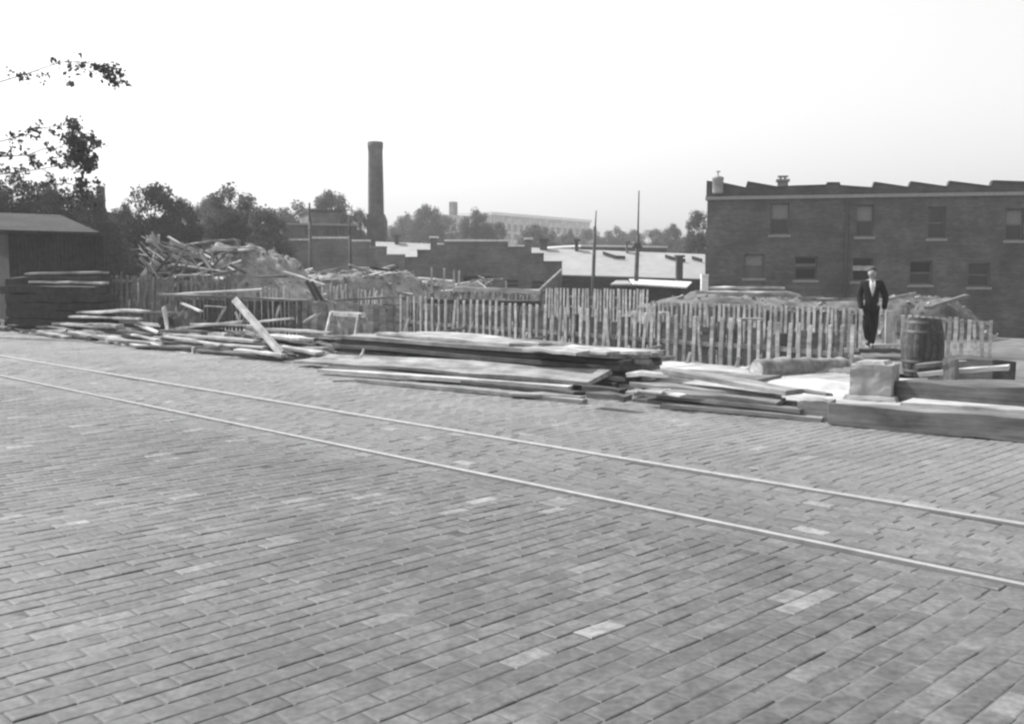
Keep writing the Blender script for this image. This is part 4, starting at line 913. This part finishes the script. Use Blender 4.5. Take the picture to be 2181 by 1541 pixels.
plank(P(905, 641, 32), P(1152, 646, 31.4), .3, .14, 'wd', "long dark timber lying along the foot of the far uneven stakes", None, name="timber", cat="timber", seed=645)
plank(P(690, 641, 30.5), P(862, 632, 30), .2, .06, 'wm', "long grey plank rising right below the far rubble stakes", None, seed=646)
plank(P(800, 655, 25.5), P(850, 657, 25.2), .05, .2, 'wd', "dark board panel left of the near fence's first picket", None, seed=647)
rq = random.Random(71)
for k_ in range(64):
    hp = (h2, h3, h4)[k_ % 3]
    cand = [v.co for v in hp.data.vertices if v.co.z > .5 * (hp.data.vertices[len(hp.data.vertices) // 2].co.z) and v.co.y < .4]
    c = hp.location + rq.choice(cand) + Vector((0, 0, .05 + rq.random() * .06))
    th = rq.gauss(0, .25); az = rq.gauss(0, .5); dv = Vector((math.cos(az), math.sin(az), math.sin(th) * .7)).normalized(); L_ = rq.uniform(.4, 1.6)
    plank(c - dv * L_ / 2, c + dv * L_ / 2, rq.choice((.06, .1, .16)), .03, rq.choice(('wl', 'wl', 'wm', 'wd')), "broken board strewn over the rubble heaps before the low brick buildings", "boards strewn on the rubble heaps", roll=rq.uniform(-.5, .5), seed=1000 + k_)
# boards by the big brick building
for k_, (A2, B2, w_, lab) in enumerate((((1512, 613, 45), (1672, 614, 44), .5, "long pale board at the foot of the big brick building, rear"), ((1484, 622, 42), (1642, 625, 41), .7, "long pale board at the foot of the big brick building, front"), ((1600, 641, 37), (1742, 634, 38.5), .5, "grey boards sloping up at the foot of the big brick building"), ((1700, 640, 33.5), (1830, 637, 35), .3, "grey plank on the bank left of the man"), ((1880, 640, 30.4), (1950, 626, 31), .14, "thin slat sloping on the bank right of the man"), ((1975, 655, 29), (2060, 630, 31), .2, "pale plank sloping up the bank at the right edge"))):
    plank(P(*A2), P(*B2), w_, .1, 'wl' if k_ < 2 else 'wm', lab, seed=650 + k_)
# short slanting stakes along the pit edge
for k_, (u, v) in enumerate(((867, 691), (933, 699), (1001, 706), (1058, 714), (1120, 721), (1197, 728), (1264, 742), (1336, 748), (1388, 756), (1467, 763), (1572, 770))):
    p_ = 14.55; B2 = Q(u + 3, v - 12, p_); A2 = Q(u - 5, v + 14, p_); A2 = A2 + (A2 - B2) * max(0, (A2.z - .02) / max(.05, B2.z - A2.z))
    plank(A2, B2, .055, .04, 'wl', "short pale peg slanting at the pit edge behind the lumber, %s from the left" % ("first", "second", "third", "fourth", "fifth", "sixth", "seventh", "eighth", "ninth", "tenth", "eleventh")[k_], "pegs along the pit edge", name="peg", cat="peg", across=TD, seed=670 + k_)
for k_, (A2, B2, lab) in enumerate((((1338, 752), (1410, 737), "thin pole slanting against the near fence right of the stack"), ((940, 707), (990, 698), "thin slat slanting against the near fence behind the stack's top planks"), ((1122, 724), (1165, 716), "thin grey slat slanting behind the short top boards"))):
    plank(Q(*A2, 14.9), Q(*B2, 15.1), .06, .03, 'wm', lab, None, name="lath", cat="lath", across=Vector((0, 0, 1)))
plank(P(768, 758, 17.3) , P(775, 744, 17.3), .05, .03, 'wl', "small pale splinter standing on the front of the main stack", None, name="splinter", cat="lath", across=TD)
# boards lying about in the pit behind the near fence
rp = random.Random(61)
for k_ in range(26):
    p_ = rp.uniform(16.2, 21.6); u_ = rp.uniform(660, 1790); x = (u_ - CX) / FPX; Z = p_ / (x * TN.x + TN.y); c = Vector((x * Z, Z, 0)); c.z = zg(c.x, c.y) + rp.uniform(.06, .22)
    th = rp.gauss(0, .6); dv = TD * math.cos(th) + TN * math.sin(th) + Vector((0, 0, rp.gauss(0, .1))); L_ = rp.uniform(.8, 2.4)
    plank(c - dv * L_ / 2, c + dv * L_ / 2, rp.choice((.12, .2, .28)), .04, rp.choice(('wm', 'wm', 'wd', 'wl')), "loose board lying in the pit between the picket fences", "boards lying in the pit", seed=700 + k_)
for k_, (u0, u1, v0, v1, Z, lab) in enumerate(((1572, 1624, 677, 684, 19.6, "small pale trestle table seen through the near fence"), (1405, 1424, 664, 668, 20.5, "small pale box frame seen through the near fence"))):
    a_, b_ = P(u0, v1, Z), P(u1, v0, Z); t = thing("trestle", lab, "trestle", ((a_.x + b_.x) / 2, Z, zg(a_.x, Z)), .1); hw = (b_.x - a_.x) / 2; z_ = b_.z - t.location.z
    q = MB(); q.box(-hw, hw, -.12, .12, z_ - .06, z_); q.build("top", M['wl'], t)
    for sx in (-1, 1):
        for sy in (-1, 1): q = MB(); q.hexa([(sx * hw * .9 - .02, sy * .2 - .02, 0), (sx * hw * .9 + .02, sy * .2 - .02, 0), (sx * hw * .9 + .02, sy * .2 + .02, 0), (sx * hw * .9 - .02, sy * .2 + .02, 0)], [(sx * hw * .85 - .02, sy * .06 - .02, z_ - .062), (sx * hw * .85 + .02, sy * .06 - .02, z_ - .062), (sx * hw * .85 + .02, sy * .06 + .02, z_ - .062), (sx * hw * .85 - .02, sy * .06 + .02, z_ - .062)]); q.build("leg", M['wm'], t)
for (u, v, Z, lab) in ((697, 641, 30.45, "short prop under the left end of the long grey rising plank"), (855, 634, 30.05, "short prop under the right end of the long grey rising plank"), (1144, 622, 36.5, "short prop under the right end of the long pale beam"), (550, 619, 26.45, "short prop under the upper long level plank")):
    c_ = P(u, v, Z); plank(Vector((c_.x, c_.y, zg(c_.x, c_.y) - .05)), c_ - Vector((0, 0, .04)), .08, .06, 'wm', lab, "props under long planks", name="prop", cat="post", across=Vector((1, 0, 0)))
# sawhorse
a_, b_ = Q(708, 667, 13.1), Q(774, 671, 12.9); c = (a_ + b_) / 2
t = thing("sawhorse", "small pale sawhorse standing behind the left end of the main stack", "sawhorse", (c.x, c.y, .06), math.atan2(b_.y - a_.y, b_.x - a_.x)); L_ = (b_ - a_).length / 2; z_ = c.z - .06
q = MB(); q.box(-L_, L_, -.05, .05, z_ - .05, z_ + .05); q.build("top_bar", M['wl'], t)
for sx in (-1, 1):
    for sy in (-1, 1):
        q = MB(); x = sx * L_ * .9; q.hexa([(x + sx * .05 - .035, sy * .25 - .02, 0), (x + sx * .05 + .035, sy * .25 - .02, 0), (x + sx * .05 + .035, sy * .25 + .02, 0), (x + sx * .05 - .035, sy * .25 + .02, 0)], [(x - .035, sy * .072 - .02, z_ + .03), (x + .035, sy * .072 - .02, z_ + .03), (x + .035, sy * .072 + .02, z_ + .03), (x - .035, sy * .072 + .02, z_ + .03)]); q.build("leg", M['wl'], t)

# ------------------------------------------------------------------ right corner: sand, log, block, barrel, dark timbers
sp_ = G(1722, 826, .06)
heap("sand_heap", "bright white sand heap spilled on the pavement beside the concrete block", 1722, 806, sp_.y, 1.55, 1.0, M['lime'], base=.05, seed=20, flat_=.1, rot=ang, rough=.07)
heap("earth_heap", "pale trodden earth banked round the half-buried log", 1712, 772, 16.4, 1.25, .95, M['rubble'], base=0, seed=33, flat_=.45, rough=.05)
heap("earth_heap", "low trodden earth between the log and the man's plank", 1770, 762, 18.6, 1.6, 1.1, M['dirt'], base=-.1, seed=34, flat_=.4, rough=.06)
t = thing("log", "weathered log with a rounded end half buried behind the white sand", "log", (0, 0, 0))
A2, B2 = P(1612, 774, 15.3), P(1830, 786, 16.6); A2.z = .15; B2.z = .12
dv = (B2 - A2); pts_, rd = [], []
for k_ in range(40):
    f_ = k_ / 39; pts_.append(A2 + dv * f_ + Vector((0, 0, .02 * math.sin(f_ * 7)))); rd.append((.148 if k_ == 0 else .16) * (1 + .05 * math.sin(k_ * .8) + .03 * math.sin(k_ * 1.9)))
q = MB(); q.tube(pts_, rd, 30)
q.v = [tuple(Vector(v) + (Vector(v) - min(pts_, key=lambda c_: (c_ - Vector(v)).length)).normalized() * (.016 * mnoise.noise(Vector((v[0] * 5, v[1] * 5, v[2] * 22))) + .02 * mnoise.noise(Vector((v[0] * 3, v[1] * 3, v[2] * 6 + 4))))) for v in q.v]
q.build("trunk_length", M['log'], t)
q = MB(); q.tube([A2 - dv.normalized() * .012, A2 - dv.normalized() * .002], [.135, .142], 14); q.build("cut_end", M['wl'], t)
c = G(1862, 846, .07); t = thing("concrete_block", "square grey concrete footing block with flared base before the barrel", "block", (c.x, c.y, .06), ang + .25)
w_ = .26; h_ = .44
def rough_block(x, y, z0, z1, tap, amp, sd, n=7):
    m_ = MB(); idx = {}; vv = []
    def vtx(i_, j_, k_):
        if (i_, j_, k_) not in idx:
            f = k_ / n; sc_ = 1 - tap * f; p = Vector(((2 * i_ / n - 1) * x * sc_, (2 * j_ / n - 1) * y * sc_, z0 + (z1 - z0) * f))
            ed = sum(1 for t_ in (i_, j_, k_) if t_ in (0, n)); nz = Vector((mnoise.noise(p * 9 + Vector((sd, 0, 0))), mnoise.noise(p * 9 + Vector((0, sd, 0))), mnoise.noise(p * 9 + Vector((0, 0, sd)))))
            p += nz * amp; ctr = Vector((0, 0, (z0 + z1) / 2))
            if ed >= 2: p = p.lerp(ctr, .02 + .05 * max(0, mnoise.noise(p * 14 + Vector((sd, sd, 0)))))
            idx[(i_, j_, k_)] = len(vv); vv.append(p)
        return idx[(i_, j_, k_)]
    fs_ = []
    for a_ in range(n):
        for b_ in range(n):
            for t_ in (0, n):
                fs_ += [(vtx(t_, a_, b_), vtx(t_, a_ + 1, b_), vtx(t_, a_ + 1, b_ + 1), vtx(t_, a_, b_ + 1)), (vtx(a_, t_, b_), vtx(a_ + 1, t_, b_), vtx(a_ + 1, t_, b_ + 1), vtx(a_, t_, b_ + 1)), (vtx(a_, b_, t_), vtx(a_ + 1, b_, t_), vtx(a_ + 1, b_ + 1, t_), vtx(a_, b_ + 1, t_))]
    m_.add(vv, fs_); return m_
rough_block(w_, w_ * 1.05, .05, h_, .05, .012, 3).build("block", M['stone'], t)
rough_block(w_ * 1.25, w_ * 1.2, 0, .058, .08, .01, 8).build("footing", M['stone'], t)
q = MB(); q.hexa([(-w_ * .8, -w_ * .8, h_ + .001), (w_ * .6, -w_ * .82, h_ + .001), (w_ * .7, w_ * .6, h_ + .001), (-w_ * .7, w_ * .7, h_ + .001)], [(-w_ * .7, -w_ * .7, h_ + .03), (w_ * .5, -w_ * .7, h_ + .045), (w_ * .6, w_ * .5, h_ + .04), (-w_ * .6, w_ * .6, h_ + .03)]); q.build("mortar_cap", M['rubble'], t)
# barrel
c = G(1963, 798, .06); t = thing("barrel", "dark wooden barrel with iron hoops standing behind the concrete block", "barrel", (c.x, c.y, .05), .3)
HB = .88; prof_r = lambda z: .255 + .06 * math.sin(math.pi * z / HB)
NS = 22
def stave():
    m_ = MB(); da = 2 * math.pi / NS * .47; vv = []
    for k_ in range(7):
        z_ = HB * k_ / 6; r_ = prof_r(z_)
        for rr, aa in ((r_, -da), (r_ + .004, 0), (r_, da), (r_ - .025, da), (r_ - .025, -da)): vv.append((rr * math.cos(aa), rr * math.sin(aa), z_))
    m_.add(vv, [(0, 1, 2, 3, 4), (34, 33, 32, 31, 30)] + [(i_ + 5 * k_, (i_ + 1) % 5 + 5 * k_, (i_ + 1) % 5 + 5 + 5 * k_, i_ + 5 + 5 * k_) for k_ in range(6) for i_ in range(5)])
    return m_.mesh("stave", M['wd'])
sm = stave()
for k_ in range(NS): o = link("stave", sm, t); o.rotation_euler = (0, 0, 2 * math.pi * k_ / NS)
for z_ in (.05, .2, .66, .8):
    q = MB(); q.lathe([(prof_r(z_) + .005, z_), (prof_r(z_ + .05) + .005, z_ + .05), (prof_r(z_ + .05) - .01, z_ + .052)], 30); q.build("hoop", M['iron'], t)
q = MB(); q.lathe([(.002, HB - .06), (.235, HB - .06), (.235, HB - .09)], 30); q.build("lid", M['wd'], t)
q = MB(); q.lathe([(.002, .04), (.24, .04), (.24, .07)], 24); q.build("base", M['wd'], t)
# dark timbers at the right edge
plank(Q(1925, 835, 12.2), Q(2330, 862, 12.0), .4, .3, 'wd', "thick dark timber lying at the right edge beyond the heavy beam", None, name="timber", cat="timber", seed=800)
plank(Q(1928, 813, 12.7), Q(2330, 826, 12.4), .35, .05, 'wm', "grey plank lying on the thick dark timber", seed=801)
plank(Q(1950, 780, 13.4), Q(2060, 772, 13.6), .1, .06, 'wm', "slanting grey slat below the barrel at the right", seed=802)
plank(Q(1958, 798, 13.0), Q(2150, 782, 13.2), .12, .06, 'wl', "pale slat below the barrel at the right edge", seed=803)
plank(Q(1932, 856, 11.1), Q(2330, 888, 10.9), .28, .05, 'wl', "pale plank between heavy beam and thick dark timber", seed=804)
plank(Q(2025, 830, 12.9), Q(2025, 765, 12.9), .16, .12, 'wm', "short stout post at the right edge beside the barrel", None, name="post", cat="post", across=TD)
_a, _b = Q(1995, 742, 16.5), Q(2140, 748, 16.2); _a.z = _b.z = .08
plank(_a, _b, .5, .42, 'wd', "dark crate-like timber behind the barrel", None, name="timber", cat="timber", seed=806)
# plank bridge under the man
feet = G(1853, 741, .03)
plank(feet + Vector((-.33, -.12, -.05)), feet + Vector((.58, -.12, -.05)), .34, .09, 'wd', "dark plank under the man's feet", seed=810)
plank(feet + Vector((-1.4, -.4, -.12)), feet + Vector((-.36, -.3, -.1)), .3, .07, 'wd', "dark plank left of the man's feet", seed=811)
plank(feet + Vector((.05, .35, .02)), feet + Vector((.72, .3, .04)), .3, .05, 'wl', "pale board behind the man's feet", seed=812)
plank(P(1895, 735, 23.2), P(1897, 662, 23.2), .22, .05, 'wl', "pale upright board behind the man's legs", across=Vector((1, 0, 0)), seed=813)
plank(P(1817, 742, 22.2), P(1818, 668, 22.2), .06, .06, 'wm', "grey post beside the man at his right hand", None, name="post", cat="post", across=Vector((1, 0, 0)))

# ------------------------------------------------------------------ the man
man = thing("person", "man in a dark suit and white shirt walking on a plank in the lot", "person", (feet.x, feet.y, feet.z - .004), R(-14))
def skin(name, vr, edges, mat, sub=2, root=0):
    m_ = bpy.data.meshes.new(name); m_.from_pydata([v[0] for v in vr], edges, []); m_.materials.append(M[mat])
    bm = bmesh.new(); bm.from_mesh(m_); ly = bm.verts.layers.skin.verify(); bm.verts.ensure_lookup_table()
    for i_, v in enumerate(bm.verts):
        r_ = vr[i_][1]; v[ly].radius = (r_, r_) if isinstance(r_, (int, float)) else r_; v[ly].use_root = (i_ == root)
    bm.to_mesh(m_); bm.free()
    o = link(name, m_, man)
    o.modifiers.new("skin", 'SKIN').use_smooth_shade = True
    s_ = o.modifiers.new("sub", 'SUBSURF'); s_.levels = sub; s_.render_levels = sub
    return o
Lh, Rh = (-.20, -.17, .80), (.25, .0, .78)           # hands (image left, image right)
V, Ed = [], []
def vx(p, r): V.append((p, r)); return len(V) - 1
def ch(i0, lst):
    for p, r in lst: i = vx(p, r); Ed.append((i0, i)); i0 = i
    return i0
pel = vx((0, 0, .93), .115)
che = ch(pel, [((0, -.01, 1.08), .11), ((0, -.005, 1.25), .125), ((0, 0, 1.40), .1)])
nk = ch(che, [((0, .0, 1.48), .052), ((0, -.012, 1.55), .07), ((0, -.01, 1.63), (.082, .095)), ((0, .0, 1.70), .06)])
ch(nk - 1, [((0, -.105, 1.615), .016)])                # nose
for s_ in (-1, 1): ch(nk - 1, [((s_ * .088, .01, 1.615), .014)])   # ears
def arm(s_, hand, elbow):
    w_ = ch(che, [((s_ * .17, 0, 1.40), .06), (elbow, .042), (hand, .027)])
    hx, hy, hz = hand; pm = ch(w_, [((hx - s_ * .005, hy - .015, hz - .06), .024)])
    for k_, (dx, L_) in enumerate(((-.028, .075), (-.01, .085), (.009, .08), (.027, .062))):
        ch(pm, [((hx + dx * .3, hy + dx - .02, hz - .1), .0095), ((hx - s_ * .008, hy + dx - .028, hz - .1 - L_ * .5), .0085), ((hx - s_ * .022, hy + dx - .03, hz - .1 - L_), .007)])
    ch(w_, [((hx - s_ * .02, hy - .045, hz - .05), .010), ((hx - s_ * .028, hy - .06, hz - .09), .008)])
arm(-1, Lh, (-.25, -.01, 1.12)); arm(1, Rh, (.295, .06, 1.10))
ch(pel, [((-.09, 0, .88), .085), ((-.11, -.2, .53), .058), ((-.05, .1, .2), .038), ((-.05, .02, .11), .036)])
ch(pel, [((.09, 0, .88), .085), ((.065, -.04, .48), .056), ((.02, -.03, .10), .038), ((.02, -.14, .035), .034)])
skin("body", V, Ed, 'skin')
# jacket
V, Ed = [], []
p0 = vx((0, .005, .78), (.2, .15)); c1 = ch(p0, [((.01, 0, .98), (.185, .14)), ((0, 0, 1.2), (.195, .15)), ((0, .01, 1.38), (.14, .11))])
for s_, el, hd in ((-1, (-.25, -.01, 1.12), (-.205, -.16, .84)), (1, (.295, .06, 1.10), (.26, .0, .83))):
    ch(c1, [((s_ * .18, .005, 1.385), .085), (el, .074), (hd, .058)])
ch(c1, [((0, .02, 1.455), .075)])
skin("jacket", V, Ed, 'suit')
V, Ed = [], []
p0 = vx((0, 0, .92), (.135, .12))
ch(p0, [((-.085, 0, .84), .1), ((-.11, -.2, .53), .088), ((-.08, -.05, .36), .075), ((-.05, .09, .19), .064)])
ch(p0, [((.085, 0, .84), .1), ((.066, -.04, .48), .086), ((.045, -.035, .28), .075), ((.02, -.03, .08), .066)])
skin("trousers", V, Ed, 'suit')
q = MB(); vv = []                                     # shirt front showing in the jacket's opening
rows = [(1.455, .055, -.085), (1.40, .06, -.122), (1.33, .058, -.158), (1.25, .045, -.172), (1.17, .028, -.171), (1.12, .01, -.166)]
for z_, w_, y_ in rows: vv += [(-w_, y_ + .012, z_), (-w_ * .4, y_ - .008, z_), (w_ * .4, y_ - .008, z_), (w_, y_ + .012, z_)]
vv += [(x, y + .03, z_) for x, y, z_ in vv]; n4 = len(rows) * 4
fs = [(r_ * 4 + c, r_ * 4 + c + 1, r_ * 4 + 5 + c, r_ * 4 + 4 + c) for r_ in range(len(rows) - 1) for c in range(3)]
fs += [tuple(n4 + i_ for i_ in reversed(f)) for f in fs]
for r_ in range(len(rows) - 1):
    for c in (0, 3): fs.append((r_ * 4 + c, r_ * 4 + 4 + c, n4 + r_ * 4 + 4 + c, n4 + r_ * 4 + c))
q.add(vv, fs, True); q.build("shirt", M['shirt'], man)
q = MB(); q.hexa([(-.008, -.186, 1.15), (.008, -.186, 1.15), (.008, -.16, 1.15), (-.008, -.16, 1.15)], [(-.014, -.112, 1.45), (.014, -.112, 1.45), (.014, -.09, 1.45), (-.014, -.09, 1.45)]); q.build("necktie", M['trim'], man)
for (x, y, z_, tl) in ((-.05, .06, .12, .35), (.02, -.1, .0, 0)):
    q = MB(); pr = [(-.035, .06, .0), (.035, .06, .0), (.045, -.06, 0), (.03, -.16, 0), (-.03, -.16, 0), (-.045, -.06, 0)]
    up_ = [(a_ * .8, b_ * .9 + .0, (.085 if b_ > 0 else .07 if b_ > -.1 else .04)) for a_, b_, _ in pr]
    q.add(pr + up_, [(5, 4, 3, 2, 1, 0), (6, 7, 8, 9, 10, 11)] + [(i_, (i_ + 1) % 6, (i_ + 1) % 6 + 6, i_ + 6) for i_ in range(6)], True); o = q.build("shoe", M['shoe'], man, (x, y, z_)); o.rotation_euler = (tl, 0, 0)
q = MB(); q.lathe([(.093, 0), (.097, .03), (.088, .065), (.06, .095), (.02, .108), (.001, .11)], 20); o = q.build("hair", M['hair'], man, (0, .018, 1.638)); o.scale = (.95, 1.05, 1); o.rotation_euler = (-.22, 0, 0)
for s_ in (-1, 1):
    q = MB(); q.lathe([(.001, -.008), (.008, -.004), (.008, .004), (.001, .008)], 8); q.build("eye", M['hair'], man, (s_ * .032, -.096, 1.635))
q = MB(); q.box(-.024, .024, -.092, -.08, 1.565, 1.572); q.build("mouth", M['trim'], man)

# ------------------------------------------------------------------ summer haze: one closed box of air round the whole place
q = MB(); q.box(-400, 400, -70, 490, -3.2, 30)
mh = bpy.data.materials.new("haze_air"); mh.use_nodes = True; nt = mh.node_tree
nt.nodes.remove(nt.nodes["Principled BSDF"]); pv = nt.nodes.new("ShaderNodeVolumePrincipled")
pv.inputs["Color"].default_value = (.985, .985, .985, 1); pv.inputs["Density"].default_value = .0009; pv.inputs["Anisotropy"].default_value = .25
nt.links.new(pv.outputs[0], nt.nodes["Material Output"].inputs["Volume"])
hz = q.build("haze", mh); tag(hz, kind="stuff")
